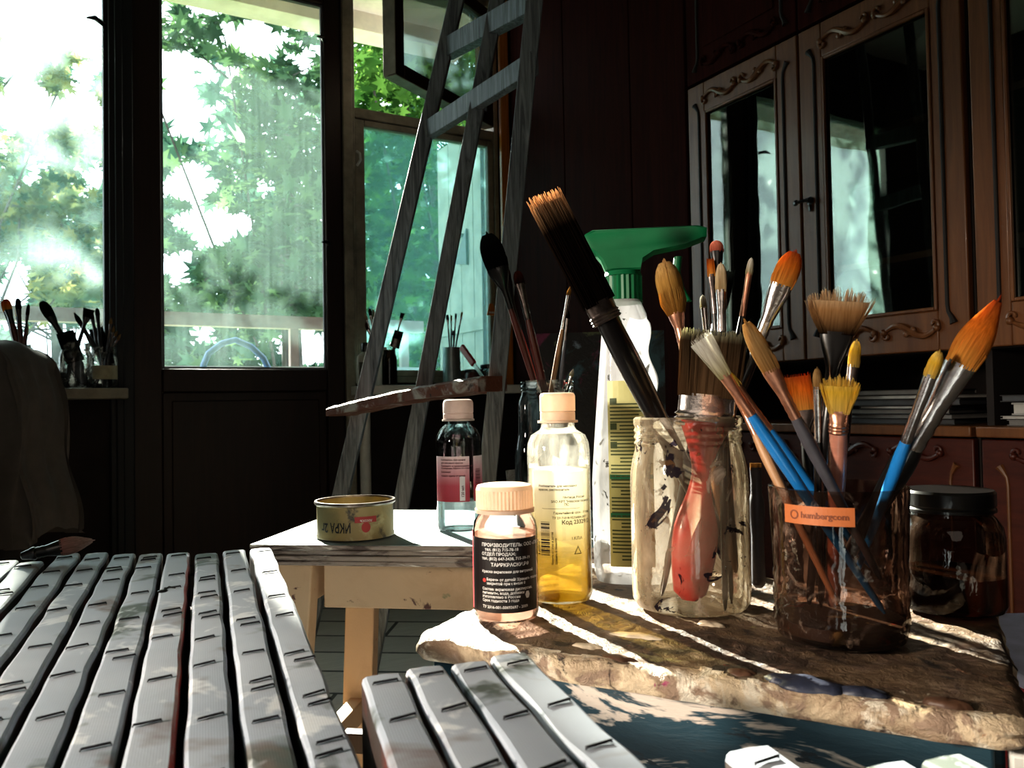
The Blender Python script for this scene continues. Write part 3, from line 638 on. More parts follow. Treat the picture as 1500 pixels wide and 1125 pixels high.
for tx, sz, z, x, rot in (('Код 2332912', .0042, .0675, .0016, 0), ('Гарантийный срок - 3 года', .0023, .0760, -.0050, 0), ('ТУ 2317-018-95356884-2007', .0023, .0720, -.0062, 0), ('ПС', .0024, .0830, .004, 0), ('ЗАО АРТ "Невская палитра"', .0024, .0855, -.007, 0), ('Мытищи, Россия', .0022, .089, .003, 0), ('Разбавитель для масляных', .0022, .0985, -.018, 0), ('красок, растворитель', .0022, .0955, -.018, 0), ('1.К.П.А', .0028, .0545, .0095, 0), ('4 607010', .0026, .0415, -.0175, 90), ('Беречь от огня и детей', .0021, .034, -.0055, 90), ('Хранить в темноте', .0021, .034, -.0025, 90)):
    v, f = text2d(tx, sz*1.15)
    if rot: v = [(-c, a) for a, c in v]
    wrap(q, [(a+x, c) for a, c in v], f, R0, z, 0, .0005)
tri = []; 
for s in (1, .72):
    tri += [(.0155+.0042*s*cos(pi/2+2*pi*i/3), .0445+.0046*s*sin(pi/2+2*pi*i/3)) for i in range(3)]
wrap(q, tri, [(i, (i+1) % 3, 3+(i+1) % 3, 3+i) for i in range(3)], R0, 0, 0, .0005)
wrap_rect(q, -.015, .018, .0803, .0806, R0, 0, 0, .0005)
lm = NT('clear_printed_label'); lz = lm.ramp(lm.n('SeparateXYZ', {'Vector': lm.obj(gen=True)}, out=2), [(.12, .08), (.5, .45), (.78, .97)]); q.build('label', [lm.done(lm.mixs(lz, lm.n('BsdfTransparent'), lm.mixs(.4, lm.n('BsdfTranslucent', {'Color': (.98, .96, .90, 1)}), lm.n('BsdfDiffuse', {'Color': (.96, .94, .88, 1)})))), black_ink], r, smooth=0)  # whiter towards its top, the sunlit band painted into its opacity
# bottle with pink label on the far stool
p = onstand(674, 776); r = vessel('thinner_bottle', p, 'clear bottle with white cap and pink label on the pine stool', 'bottle')
q = MB(); q.lathe([(.026, 0), (.030, .001), (.0310, .006), (.0310, .118), (.0300, .126), (.025, .136), (.0185, .142), (.018, .147), (.0180, .152)], 48, cap1=False); q.build('bottle_wall', M['g_clear'], r)
q = MB(); q.lathe([(.022, .1465), (.022, .149)], 40); q.lathe([(.0205, .1495), (.0205, .156), (.0197, .157), (.0207, .158), (.0207, .171), (.0190, .1745), (.015, .176)], 40); q.build('cap', M['cap_pink'], r, smooth=30)
q = MB(); q.lathe([(.026, .002), (.0292, .006), (.0292, .040)], 40); q.build('liquid', liquid('clear_thinner', (.86, .93, .93), .10, (.6, .68, .7)), r)
t = NT('pink_gradient_label'); z = t.n('SeparateXYZ', {'Vector': t.obj(gen=True)}, out=2)
pk = t.done(t.pr(t.ramp(z, [(0, (.36, .03, .05)), (.35, (.45, .06, .09)), (.8, (.72, .42, .46)), (1, (.80, .62, .64))]), .45))
q = MB(); R0 = .0312; q.k = 0; wrap_rect(q, -.040, .014, .040, .100, R0, 0, 0); wrap_rect(q, .0205, .045, .040, .100, R0, 0, 0)
q.k = 2; wrap_rect(q, .0005, .0075, .0415, .074, R0, 0, 0, .0004)
q.k = 1
for i, (tx, z) in enumerate((('Разбавитель без запаха', .0945), ('для масляных красок', .0905), ('Применять в проветриваемом', .0865), ('помещении, беречь от огня', .0835), ('Внимание!', .0785), ('хранить вдали от детей', .0735))):
    v, f = text2d(tx, .0030); wrap(q, [(a-.0265, c) for a, c in v], f, R0, z, 0, .0006)
for i in range(18):
    z = .062+i*.0012; wrap_rect(q, .0235, .034, z, z+random.choice((.0004, .0008)), R0, 0, 0, .0006)
v, f = text2d('120 мл', .005); wrap(q, [(-c+.006, a) for a, c in v], f, R0, .046, 0, .0006)
q.build('label', [pk, pbr('dark_red_print', (.10, .02, .03), .6), pbr('white_label_field', (.75, .66, .68), .5)], r, smooth=0)
# tin can
p = onstand(521, 785); r = vessel('tin_can', p, 'open shallow tin can with upside-down lettering on the pine stool', 'can')
q = MB(); q.lathe([(.048, .0), (.0505, .0005), (.0505, .003), (.0495, .005), (.0495, .041), (.0518, .0425), (.0524, .0445), (.0515, .0465), (.0495, .0465), (.0490, .044), (.0485, .006), (0.001, .005)], 56, cap1=False); q.build('can_wall', splat('dirty_tin', (.36, .27, .12), [((.05, .04, .03), 22, .55, .08), ((.24, .20, .10), 12, .5, .1), ((.48, .40, .22), 18, .62, .06)], rough=.4, bump=.2), r)
q = MB(); q.lathe([(.0519, .0425), (.0528, .0445), (.0519, .0468), (.0495, .0470), (.049, .0445)], 56, cap0=False, cap1=False); q.build('rim', pbr('tin_rim', (.42, .36, .32), .3, .8, var=.6, scale=40), r)
q = MB(); R0 = .0496
for tx, sz, z, x in (('ИКРА', .0165, .0225, -.0055), ('2г', .016, .0215, -.037)):
    v, f = text2d(tx, sz); k_ = .62 if tx == 'ИКРА' else .8; wrap(q, [(x-a*k_, -c) for a, c in v], f, R0, z, 0, .0006)
q.k = 1; wrap_rect(q, -.001, .0270, .0225, .0300, R0, 0, 0, .0005); v = [(.0130+.0058*cos(2*pi*i/16), .0165+.0065*sin(2*pi*i/16)) for i in range(16)]; wrap(q, v, [tuple(range(16))], R0, 0, 0, .0005)
q.k = 2; v, f = text2d('ЛОСОСЬ', .0036); w0 = max(a for a, c in v); wrap(q, [(-(a-w0)+.0055, -c) for a, c in v], f, R0, .0262, 0, .0009)
q.build('printed_band', [black_ink, pbr('red_print', (.46, .04, .04), .5), white_ink], r, smooth=0)
# spray bottle
p = onstand(922, 852); r = vessel('spray_bottle', p, 'white translucent spray bottle with green trigger head', 'bottle')
M['spray'] = glass('cloudy_spray_plastic', (.80, .80, .82), [((.80, .79, .80), 9, .25, .6, .48, (1, 1, .5)), ((.03, .025, .02), 75, .645, .665, .9, (1, 1, 1)), ((.5, .4, .25), 30, .66, .74, .5, (1, 1, 1))])
def oval(rx, ry, z, cy=0, n=48, ex=.75):
    out = []
    for i in range(n):
        a = 2*pi*i/n; c_, s_ = cos(a), sin(a)
        out.append((rx*math.copysign(abs(c_)**ex, c_), cy+ry*math.copysign(abs(s_)**ex, s_), z))
    return out
q = MB(); prof = []
# local +Y is to the viewer's right-hand side of the bottle; the grip side is wavy
for i in range(61):
    t_ = i/60; z = .002+.262*t_
    lft = -.033+.0145*max(0, (t_-.35)/.65)**1.1
    rgt = .046-.026*max(0, (t_-.25)/.75)**.8+(.0028*sin((t_-.3)*34) if .3 < t_ < .93 else 0)
    if t_ < .04: lft += .003*(1-t_/.04); rgt -= .003*(1-t_/.04)
    if t_ > .95: k = (t_-.95)/.05; lft += .004*k; rgt -= .004*k
    prof.append(oval(.027-.006*max(0, (t_-.5)/.5), (rgt-lft)/2, z, (lft+rgt)/2))
q.loft(prof); q.build('bottle_wall', M['spray'], r, smooth=60)
M['green'] = pbr('green_plastic', (.005, .13, .05), .38, var=.2, spec=.4)
q = MB(); q.loft([[(x, y+.0005, z) for x, y, z in rg] for rg in ridged(.0175, .2645, .288, 22, .0012)])
q.lathe([(.0182, .262), (.0182, .2645)], 40); q.lathe([(.0182, .2875), (.0172, .290), (.0165, .292)], 40); q.build('collar_nut', M['green'], r, smooth=25)
q = MB(); HP = [(-.0165, .2922), (.0165, .2922), (.0185, .302), (.030, .309), (.060, .314), (.0775, .320), (.078, .3285), (.070, .331), (-.0275, .331), (-.0345, .3275), (-.0385, .321), (-.0375, .3165), (-.027, .310), (-.0205, .302)]
q.loft([[(xx, (y-.02)*ww+.02, (z-.315)*ww+.315) for y, z in HP] for xx, ww in ((-.0135, .93), (-.0115, 1), (.0115, 1), (.0135, .93))]); q.build('trigger_head', M['green'], r, smooth=30)
q = MB(); q.loft([oval(.006, .004, z, y, 16) for z, y in ((.304, .052), (.29, .050), (.275, .053), (.262, .06))]); q.build('trigger', M['green'], r)
q = MB(); fx = lambda y: .0283
def patch(mb, y0_, y1_, z0_, z1_, k=0):
    mb.k = k; n = 8; vs = []
    for j in range(13):
        z = z0_+(z1_-z0_)*j/12; t_ = (z-.002)/.262
        lft = -.033+.0145*max(0, (t_-.35)/.65)**1.1; rgt = .046-.026*max(0, (t_-.25)/.75)**.8
        cy = (lft+rgt)/2; ry = (rgt-lft)/2; rx = .027-.006*max(0, (t_-.5)/.5)
        for i in range(n+1):
            y = y0_+(y1_-y0_)*i/n
            s_ = min(.999, abs((y-cy)/ry))**(1/.75); vs.append((rx*(math.sqrt(1-s_*s_))**.75+.0006+.0004*(k > 0), y, z))
    mb.add(vs, [(j*(n+1)+i, j*(n+1)+i+1, (j+1)*(n+1)+i+1, (j+1)*(n+1)+i) for j in range(12) for i in range(n)])
patch(q, -.0165, .024, .018, .188, 0)
for i in range(44):
    z = .024+i*.0033
    if .175 < z: continue
    e = random.uniform(.006, .019); s_ = -.006 if i % 9 in (0, 1) else -.0145
    patch(q, s_, e, z, z+.0013, 1)
for z in (.098, .063): patch(q, -.0155, .0235, z, z+.004, 2)
for z in (.168, .145, .128): patch(q, -.0145, -.0085, z-.002, z+.004, 1)
q.build('label', [pbr('yellow_green_label', (.62, .62, .30), .5, var=.3, scale=12), pbr('dark_green_print', (.06, .09, .035), .6), pbr('green_bar', (.02, .22, .12), .5)], r, smooth=0)
# big jar
JB = onstand(1013, 889); r = vessel('brush_jar', JB, 'large paint-smeared glass jar with threaded neck holding brushes, in front of spray bottle', 'jar')
M['g_big'] = glass('smeared_jar_glass', (.92, .88, .80), [((.86, .72, .52), 9, .36, .66, .62, (1, 1, .7)), ((.88, .80, .68), 22, .57, .68, .75, (1, 1, 1)), ((.02, .015, .025), 26, .635, .645, .95, (1, 1, 1)), ((.16, .09, .04), 38, .63, .68, .75, (1, 1, 1)), ((.03, .02, .02), 130, .68, .70, .9, (1, 1, 1))])
q = MB(); q.lathe([(.038, 0), (.0445, .002), (.0475, .007), (.048, .015), (.048, .100), (.0475, .110), (.0455, .121), (.0435, .128), (.0428, .132), (.0441, .134), (.0428, .1365), (.0441, .139), (.0428, .142), (.0441, .1445), (.0430, .147), (.0442, .150), (.0442, .154), (.0425, .1555)], 64, cap1=False); q.build('jar_wall', M['g_big'], r)
# tumbler
JT = onstand(1232, 934); r = vessel('glass_tumbler', JT, 'cut glass tumbler with orange sticker holding brushes', 'glass')
M['g_tum'] = glass('brown_stained_glass', (.52, .39, .33), [((.34, .21, .15), 9, .38, .75, .26, (1, 1, 1)), ((.5, .36, .28), 40, .58, .72, .6, (1, 1, 1))], edge=.3)
q = MB(); rings = []
for r_, z in ((.038, 0), (.0425, .002), (.0440, .008)): rings.append([(r_*cos(2*pi*i/48), r_*sin(2*pi*i/48), z) for i in range(48)])
for k in range(9):
    z = .012+k*.0052; rings.append([((.0442+.0011*((i+k*2) % 6 < 3))*cos(2*pi*i/48), (.0442+.0011*((i+k*2) % 6 < 3))*sin(2*pi*i/48), z) for i in range(48)])
for r_, z in ((.0452, .060), (.0462, .085), (.0470, .104), (.0468, .1065), (.0455, .1068)): rings.append([(r_*cos(2*pi*i/48), r_*sin(2*pi*i/48), z) for i in range(48)])
q.loft(rings, cap=False); q.add(rings[0], [tuple(reversed(range(48)))]); q.build('tumbler_wall', M['g_tum'], r, smooth=25)
q = MB(); R0 = .0468; wrap_rect(q, -.0375, .0105, .084, .0965, R0, 0, 0); q.k = 1
v, f = text2d('humbergcom', .0058); wrap(q, [(a-.024, c) for a, c in v], f, R0, .0885, 0, .0006)
v = [(-.029+.0032*s*cos(2*pi*i/16), .0902+.0032*s*sin(2*pi*i/16)) for s in (1, .7) for i in range(16)]; wrap(q, v, [(i, (i+1) % 16, 16+(i+1) % 16, 16+i) for i in range(16)], R0, 0, 0, .0006)
q.build('sticker', [pbr('orange_sticker', (.52, .16, .05), .5, var=.15), pbr('brown_print', (.24, .07, .03), .6)], r, smooth=0)
q = MB(); q.lathe([(.036, .002), (.0425, .006), (.0425, .014)], 40); q.build('dregs', splat('paint_dregs', (.06, .045, .03), [((.30, .05, .03), 40, .6, .05), ((.4, .36, .18), 45, .62, .05), ((.04, .12, .05), 38, .63, .05)]), r)
# lidded jar
p = onstand(1394, 893); r = vessel('lidded_jar', p, 'squat glass jar with black screw lid and brown liquid beside the tumbler', 'jar')
q = MB(); q.lathe([(.033, 0), (.0375, .002), (.039, .006), (.039, .058), (.0375, .066), (.033, .073), (.031, .075), (.031, .080)], 48, cap1=False); q.build('jar_wall', glass('grey_jar_glass', (.36, .29, .26), [((.42, .28, .20), 14, .45, .75, .5, (1, 1, 1))], edge=.4), r)
q = MB(); q.lathe([(.034, .002), (.0372, .005), (.0372, .030)], 40); q.build('liquid', liquid('brown_liquid', (.30, .15, .07), .45, (.26, .12, .045)), r)
q = MB(); q.lathe([(.0325, .0775), (.0335, .078), (.0335, .080), (.0325, .0815), (.0335, .083), (.0335, .0925), (.032, .0945), (.02, .0945)], 48); q.build('lid', M['h_black'], r, smooth=30)
# dark bottle and tall brush jar on the far stool
p = onstand(776, 770); p = P(777, 700, 1.10); p.z = TZ+.0012; r = vessel('dark_bottle', p, 'narrow dark glass bottle without cap behind the yellow oil bottle', 'bottle')
q = MB(); q.lathe([(.018, 0), (.0205, .002), (.021, .006), (.021, .095), (.0195, .108), (.0165, .122), (.0155, .13), (.0155, .165), (.0145, .172), (.0112, .180), (.0105, .184), (.012, .186), (.0105, .188), (.012, .191), (.0105, .194), (.012, .197), (.011, .1985)], 40, cap1=False); q.build('bottle_wall', M['g_dark'], r)
JF = P(808, 700, 1.175); JF.z = TZ+.0012; r = vessel('tall_brush_jar', JF, 'tall grey glass jar of brushes behind the yellow oil bottle', 'jar')
q = MB(); q.lathe([(.033, 0), (.0372, .003), (.038, .008), (.038, .165), (.0365, .178), (.0350, .183), (.0365, .186), (.0350, .189), (.0365, .193), (.0350, .197), (.0360, .202)], 48, cap1=False); q.build('jar_wall', glass('dull_jar_glass', (.62, .64, .62), [((.25, .25, .22), 12, .45, .7, .5, (1, 1, 1))], edge=.4), r)

# ------------------------------------------------------------------ brushes
def brush(label, base, tip, kind='flat', hl=.03, fl=.03, w=.010, t=.005, hr=.004, handle='h_black', fer='ferrule', bri='b_tan', n=90, spread=1., spin=0., group='brushes', her=None, neck=None, name='paintbrush', paddle=False):
    base = V(base); tip = V(tip); L = (tip-base).length; z = (tip-base)/L
    to = (CAM-tip).normalized(); y = (to-z*to.dot(z)).normalized(); x = y.cross(z)
    Mr = Matrix(((x.x, y.x, z.x, base.x), (x.y, y.y, z.y, base.y), (x.z, y.z, z.z, base.z), (0, 0, 0, 1))) @ Matrix.Rotation(spin, 4, 'Z')
    r = empty(name, M=Mr); tag(r, label, 'brush', group)
    hz = L-hl-fl; neck = neck or min(hr*.8, w*.45)
    er = her if her else hr*.45
    q = MB(); pr = []
    for i in range(25):
        k = i/24
        if k < .55: rr = er+(hr*.8-er)*(k/.55)**.8
        elif k < .85: rr = hr*.8+(hr-hr*.8)*sin((k-.55)/.3*pi/2)
        else: rr = hr+(neck*.92-hr)*((k-.85)/.15)**1.5
        if paddle: rr = hr*(.55+.30*sin(min(1, k/.34)*pi/2) if k < .34 else (.85-.50*(.5-.5*cos(pi*(k-.34)/.38)) if k < .72 else .35+.65*((k-.72)/.28)**1.4))
        if i == 0: rr *= .5
        pr.append((max(rr, .0006), hz*k+(.002 if i == 1 else 0)*0))
    fs_ = 1 if kind not in ('wide',) else .5
    q.lathe(pr, 16, sy=fs_ if kind == 'wide' else 1); q.build('handle', M[handle], r, smooth=50)
    # ferrule
    q = MB(); rings = []
    ns = 24
    def el(a, c, zz): return [(a*cos(2*pi*i/ns), c*sin(2*pi*i/ns), zz) for i in range(ns)]
    fw, ft = (w/2, t/2)
    if kind == 'fan': fw = w*.24
    for k in range(15):
        s = k/14; m = max(0, (s-.35)/.65); m = m*m*(3-2*m)
        a = neck*(1-m)+fw*m; c = neck*(1-m)+ft*m
        if kind == 'wide': a = fw; c = ft
        bump = 1+.10*(k in (1, 3, 5))
        rings.append(el(a*bump, c*bump, hz-.004+(fl+.004)*s))
    q.loft(rings); q.build('ferrule', M[fer], r, smooth=40)
    # bristles
    q = MB(); z0 = hz+fl-.002
    rnd = random.Random(hash(label) % 10007 if False else sum(map(ord, label)))
    def prof(s):                                       # width factor along the head
        if kind == 'round': return (1+.25*sin(pi*min(1, s*1.3)))*(1-s**2.2)**.7 if s < 1 else 0
        if kind == 'filbert': return (1+.15*sin(pi*s))*(1-s**4)**.55 if s < 1 else 0
        if kind == 'mop': return (1+.75*sin(pi*min(1, s*.72)))*(1-s**5)**.6 if s < 1 else 0
        if kind == 'fan': return 1+(1/.48-1)*spread*s**.9
        return 1+(spread-1)*s
    nb = 10; rings = []
    for k in range(nb+1):
        s = k/nb*(.93 if kind != 'fan' else .74); f = max(prof(s), .06); ty = (1+.15*sin(pi*s))*(1-.75*s**2) if kind in ('flat', 'fan', 'wide') else f
        if kind == 'wide': ty = 1-.25*s
        rings.append(el(fw*f*.95, ft*max(ty, .08)*.95, z0+(hl+.002)*s))
    q.loft(rings)
    for i in range(n):
        a = rnd.uniform(0, 2*pi); rr = math.sqrt(rnd.random()); ux, uy = rr*cos(a), rr*sin(a)
        if kind in ('flat', 'fan', 'wide'): ux = rnd.uniform(-1, 1); uy = rnd.uniform(-1, 1)*.9
        e = 1.
        if kind in ('filbert', 'round', 'mop'): e = (1-.45*ux*ux)
        if kind == 'fan': e = math.sqrt(max(.2, 1-.36*ux*ux))*(1+.05*sin(ux*17))
        e *= rnd.uniform(.9 if kind != 'fan' else .8, 1.03); jx = rnd.gauss(0, .02)
        pts = []; rads = []
        for s in (0, .4, .75, 1.0):
            ss = min(s, .985); f = max(prof(ss if kind in ('flat', 'wide', 'fan') else ss*.97), .05); fy = f if kind not in ('flat', 'fan', 'wide') else max(.25, 1-.6*s)
            if kind == 'wide': fy = 1
            pts.append((fw*f*(ux+jx*s), ft*fy*(uy+jx*s), z0+(hl+.002)*e*s)); rads.append((.00055 if kind != 'wide' else .0008)*(1-.75*s)*(1 if hl < .05 else 1.3))
        q.tube(pts, rads, 3)
    q.build('bristles', M[bri], r, smooth=60)
    return r

FAIL = []; CAPS = []
def segdist(p1, q1, p2, q2):
    d1 = q1-p1; d2 = q2-p2; r_ = p1-p2; a = d1.dot(d1); e = d2.dot(d2); f = d2.dot(r_); c = d1.dot(r_); b = d1.dot(d2); dn = a*e-b*b
    s_ = min(1, max(0, (b*f-c*e)/dn)) if dn > 1e-12 else 0
    t_ = (b*s_+f)/e
    if t_ < 0: t_ = 0; s_ = min(1, max(0, -c/a))
    elif t_ > 1: t_ = 1; s_ = min(1, max(0, (b-c)/a))
    return (p1+d1*s_-p2-d2*t_).length
def jar_brush(jar, rb, h, rr, head, mid, dd=0., **k):
    """stand a brush in a jar (centre, base radius, rim height and radius) so that it shows its head at the pixel `head` and runs by `mid`, clear of the brushes already there"""
    dj = (jar-CAM).dot(FW); best = None; hr = k.get('hr', .004); wd = k.get('w', .01)*(.42 if k.get('kind') != 'wide' else .3); hw = (hr*.55 if k.get('kind') == 'wide' else hr)
    cand = []
    for dz in (.004, .012, .03):
        for i in range(-6, 7):
            for j in range(-6, 7):
                if i*i+j*j > 36: continue
                rbb = max(.004, rb-hw*.6-.003)
                b0 = V((jar.x+rbb*i/6, jar.y+rbb*j/6, jar.z+dz))
                pb = proj(b0); dx, dy = pb[0]-head[0], pb[1]-head[1]; l = math.hypot(dx, dy); e = abs((mid[0]-head[0])*dy-(mid[1]-head[1])*dx)/l
                if e > 60: continue
                for q_ in range(-8, 9):
                    tp = P(head[0], head[1], dj+dd+q_*.012); v = tp-b0; s = (jar.z+h-b0.z)/v.z
                    c = b0+v*s; off = ((c.x-jar.x)**2+(c.y-jar.y)**2)**.5
                    cand.append((e*1.8+(max(0, off-(rr-hw-.003))*4e4)+abs(q_)*.25+dz*60, b0, tp, e, off))
    cand.sort(key=lambda c: c[0])
    for c in cand[:3500]:
        if best is not None and c[0] >= best[0]: break
        b0, tp = c[1], c[2]; L_ = (tp-b0).length; n1 = b0+(tp-b0)*(1-(k['hl']+k['fl'])/L_); pen = 0
        for (p1, q1, r1) in CAPS:
            if (p1-b0).length > .9: continue
            for (p2, q2, r2) in ((b0, n1, hw*.85), (n1, tp, wd)):
                g = r1+r2-segdist(p1, q1, p2, q2)
                if g > 0: pen += 3+g*2500
        if best is None or c[0]+pen < best[0]: best = (c[0]+pen, b0, tp, c[3], c[4])
    b0, tp = best[1], best[2]; n1 = b0+(tp-b0)*(1-(k['hl']+k['fl'])/(tp-b0).length)
    CAPS.append((b0, n1, hw*.85)); CAPS.append((n1, tp, wd))
    if best[0] > 18: FAIL.append((k['label'], round(best[0], 1), round(best[3], 1), round(best[4]/rr, 2)))
    return brush(base=b0, tip=tp, **k)
BJ = (JB, .044, .155, .0425); TJ = (JT+V((0, 0, .0145)), .040, .0915, .0455); FJ = (JF, .0355, .202, .0350)
G1 = 'brushes in the large smeared jar'; G2 = 'brushes in the cut glass tumbler'; G3 = 'brushes in the tall grey jar'
jar_brush(*BJ, (796, 287), (955, 596), dd=.0, label='big black-handled brush with tan tip leaning far out of the large jar', kind='wide', hl=.098, fl=.014, w=.027, t=.013, hr=.0115, handle='h_black', fer='ferrule_dark', bri='b_tan', n=260, spread=1.1, neck=.0115, her=.008, spin=.55, group=G1)
jar_brush(*BJ, (872, 400), (962, 600), dd=.075, label='wispy tan brush with brass wire binding behind the big black brush', kind='round', hl=.033, fl=.012, w=.0095, t=.008, hr=.0045, handle='h_amber', fer='brass', bri='b_khaki', n=80, group=G1)
jar_brush(*BJ, (1046, 486), (1036, 590), dd=-.018, label='wide flat greenish hog brush with broad steel ferrule in the large jar', kind='wide', hl=.051, fl=.022, w=.046, t=.013, hr=.021, handle='h_red', fer='ferrule', bri='b_green', n=420, spread=1.12, neck=.020, her=.016, spin=.12, paddle=True, group=G1)
jar_brush(*BJ, (972, 380), (1040, 480), dd=.02, label='fluffy golden mop brush at the back of the large jar', kind='mop', hl=.047, fl=.022, w=.014, t=.013, hr=.005, handle='h_wood', fer='copper', bri='b_gold', n=260, group=G1)
jar_brush(*BJ, (1040, 378), (1062, 470), dd=.03, label='thin brush with short orange tip above the wide hog brush', kind='flat', hl=.014, fl=.03, w=.006, t=.003, hr=.0035, bri='b_orange', fer='ferrule_dark', n=50, group=G1)
jar_brush(*BJ, (1056, 384), (1086, 470), dd=.035, label='dull cream flat brush with wide grey ferrule behind the thin orange brush', kind='filbert', hl=.024, fl=.032, w=.009, t=.005, hr=.0045, bri='b_cream', fer='ferrule', n=70, group=G1)
jar_brush(*BJ, (1029, 432), (1048, 475), dd=.025, label='small white-tipped brush low beside the mop brush', kind='filbert', hl=.010, fl=.03, w=.0055, t=.005, hr=.0035, bri='b_white', n=50, group=G1)
jar_brush(*BJ, (1101, 377), (1116, 470), dd=.03, label='thin round white-tipped brush standing straight in front of the cabinet glass', kind='filbert', hl=.013, fl=.034, w=.0055, t=.005, hr=.0035, bri='b_white', fer='copper', n=50, group=G1)
jar_brush(*BJ, (1049, 352), (1075, 470), dd=.05, label='brush with small rose-red bud tip, highest of the thin ones', kind='filbert', hl=.009, fl=.03, w=.011, t=.007, hr=.004, bri='b_rose', fer='h_black', n=50, group=G1)
jar_brush(*BJ, (1166, 366), (1120, 478), dd=-.015, label='brown flat brush with long bright silver ferrule leaning toward the cabinet key', kind='filbert', hl=.028, fl=.048, w=.018, t=.009, hr=.0065, bri='b_orange', fer='ferrule', n=140, group=G1)
jar_brush(*BJ, (1066, 395), (1100, 500), dd=.045, label='black-bristled brush half hidden among the thin brushes of the large jar', kind='flat', hl=.03, fl=.03, w=.014, t=.006, hr=.005, bri='b_black', fer='ferrule_dark', n=70, group=G1)
# tumbler
jar_brush(*TJ, (1232, 424), (1212, 620), label='large tan fan brush standing in the tumbler', kind='fan', hl=.030, fl=.046, w=.046, t=.006, hr=.0055, handle='h_black', fer='h_black', bri='b_fan', n=330, spread=1., group=G2)
jar_brush(*TJ, (1231, 551), (1226, 690), dd=-.02, label='small bright yellow fan brush with pinkish handle in the tumbler', kind='fan', hl=.024, fl=.012, w=.026, t=.006, hr=.0062, handle='h_pink', fer='copper', bri='b_yellow', n=300, her=.0055, neck=.006, group=G2)
jar_brush(*TJ, (1255, 497), (1236, 640), dd=.03, label='little ochre filbert brush behind the large fan brush', kind='filbert', hl=.019, fl=.03, w=.008, t=.005, hr=.004, bri='b_yellow', fer='ferrule_dark', n=80, group=G2)
jar_brush(*TJ, (1090, 468), (1192, 662), dd=.01, label='khaki filbert brush with dark grey handle crossing over the wide hog brush', kind='filbert', hl=.038, fl=.034, w=.012, t=.007, hr=.0045, handle='h_grey', fer='copper', bri='b_khaki', n=110, group=G2)
jar_brush(*TJ, (1024, 494), (1150, 682), dd=-.015, label='splayed pale brush with blue handle in front of the wide hog brush', kind='flat', hl=.031, fl=.030, w=.0085, t=.004, spread=2.0, hr=.0045, handle='h_blue', fer='copper', bri='b_white', n=110, group=G2)
jar_brush(*TJ, (1056, 536), (1170, 690), dd=.02, label='yellow-tipped blue-handled brush beside the splayed pale brush', kind='round', hl=.018, fl=.038, w=.008, t=.006, hr=.0045, handle='h_blue', fer='copper', bri='b_yellow', n=80, group=G2)
jar_brush(*TJ, (1068, 556), (1130, 690), dd=-.028, label='slim raw wood brush lowest beside the blue handles', kind='round', hl=.014, fl=.03, w=.006, t=.005, hr=.004, handle='h_wood', fer='copper', bri='b_khaki', n=50, group=G2)
jar_brush(*TJ, (1466, 434), (1322, 690), dd=.015, label='long orange-bristled brush with broad silver ferrule over the lidded jar', kind='round', hl=.046, fl=.062, w=.019, t=.012, hr=.0085, handle='h_black', fer='ferrule', bri='b_orange', n=170, group=G2)
jar_brush(*TJ, (1377, 513), (1308, 700), dd=.0, label='small ochre brush with bright blue handle leaning out over the lidded jar', kind='filbert', hl=.016, fl=.046, w=.008, t=.006, hr=.0042, handle='h_blue', fer='ferrule', bri='b_yellow', n=80, group=G2)
jar_brush(*TJ, (1167, 548), (1190, 700), dd=.035, label='dark brown flat brush sunk behind the khaki brush in the tumbler', kind='flat', hl=.03, fl=.024, w=.02, t=.007, hr=.005, bri='b_orange', fer='ferrule_dark', n=90, group=G2)
jar_brush(*TJ, (1197, 538), (1200, 690), dd=.03, label='small khaki brush with silver ferrule just beside the large fan brush', kind='filbert', hl=.013, fl=.036, w=.006, t=.005, hr=.0035, bri='b_khaki', fer='ferrule', n=60, group=G2)
# tall jar on the far stool
jar_brush(*FJ, (712, 340), (783, 560), label='black-bristled brush with maroon handle leaning before the easel', kind='filbert', hl=.055, fl=.06, w=.033, t=.014, hr=.0052, handle='h_maroon', fer='h_black', bri='b_black', n=150, group=G3)
jar_brush(*FJ, (731, 384), (790, 560), dd=-.06, label='maroon filbert brush with dark ferrule leaning before the easel', kind='filbert', hl=.028, fl=.075, w=.022, t=.010, hr=.005, handle='h_red', fer='h_black', bri='b_maroon', n=130, group=G3)
jar_brush(*FJ, (757, 396), (800, 560), dd=-.01, label='dark speckled brush with tan band beside the maroon filbert', kind='filbert', hl=.02, fl=.05, w=.014, t=.008, hr=.006, handle='h_maroon', fer='ferrule_dark', bri='b_maroon', n=90, group=G3)
jar_brush(*FJ, (835, 420), (806, 556), label='thin long brush with bright white ferrule behind the big black brush', kind='round', hl=.012, fl=.05, w=.006, t=.005, hr=.004, handle='h_wood', fer='ferrule', bri='b_gold', n=50, group=G3)
jar_brush(*FJ, (833, 455), (822, 556), dd=.01, label='thin grey-handled brush rising by the white-ferruled brush', kind='round', hl=.01, fl=.03, w=.005, t=.004, hr=.0035, handle='h_grey', fer='ferrule_dark', bri='b_black', n=40, group=G3)
jar_brush(*FJ, (840, 540), (832, 560), dd=.01, label='short grey brush just clearing the tall jar rim', kind='round', hl=.01, fl=.02, w=.006, t=.005, hr=.004, handle='h_grey', fer='ferrule', bri='b_white', n=40, group=G3)
# loose brush lying on the canvases
brush('dark brush with pale pink tip lying on the row of canvases', P(30, 815, .700), P(139, 791, .728), 'round', hl=.026, fl=.02, w=.014, t=.012, hr=.006, bri='b_pale', fer='h_black', n=110)
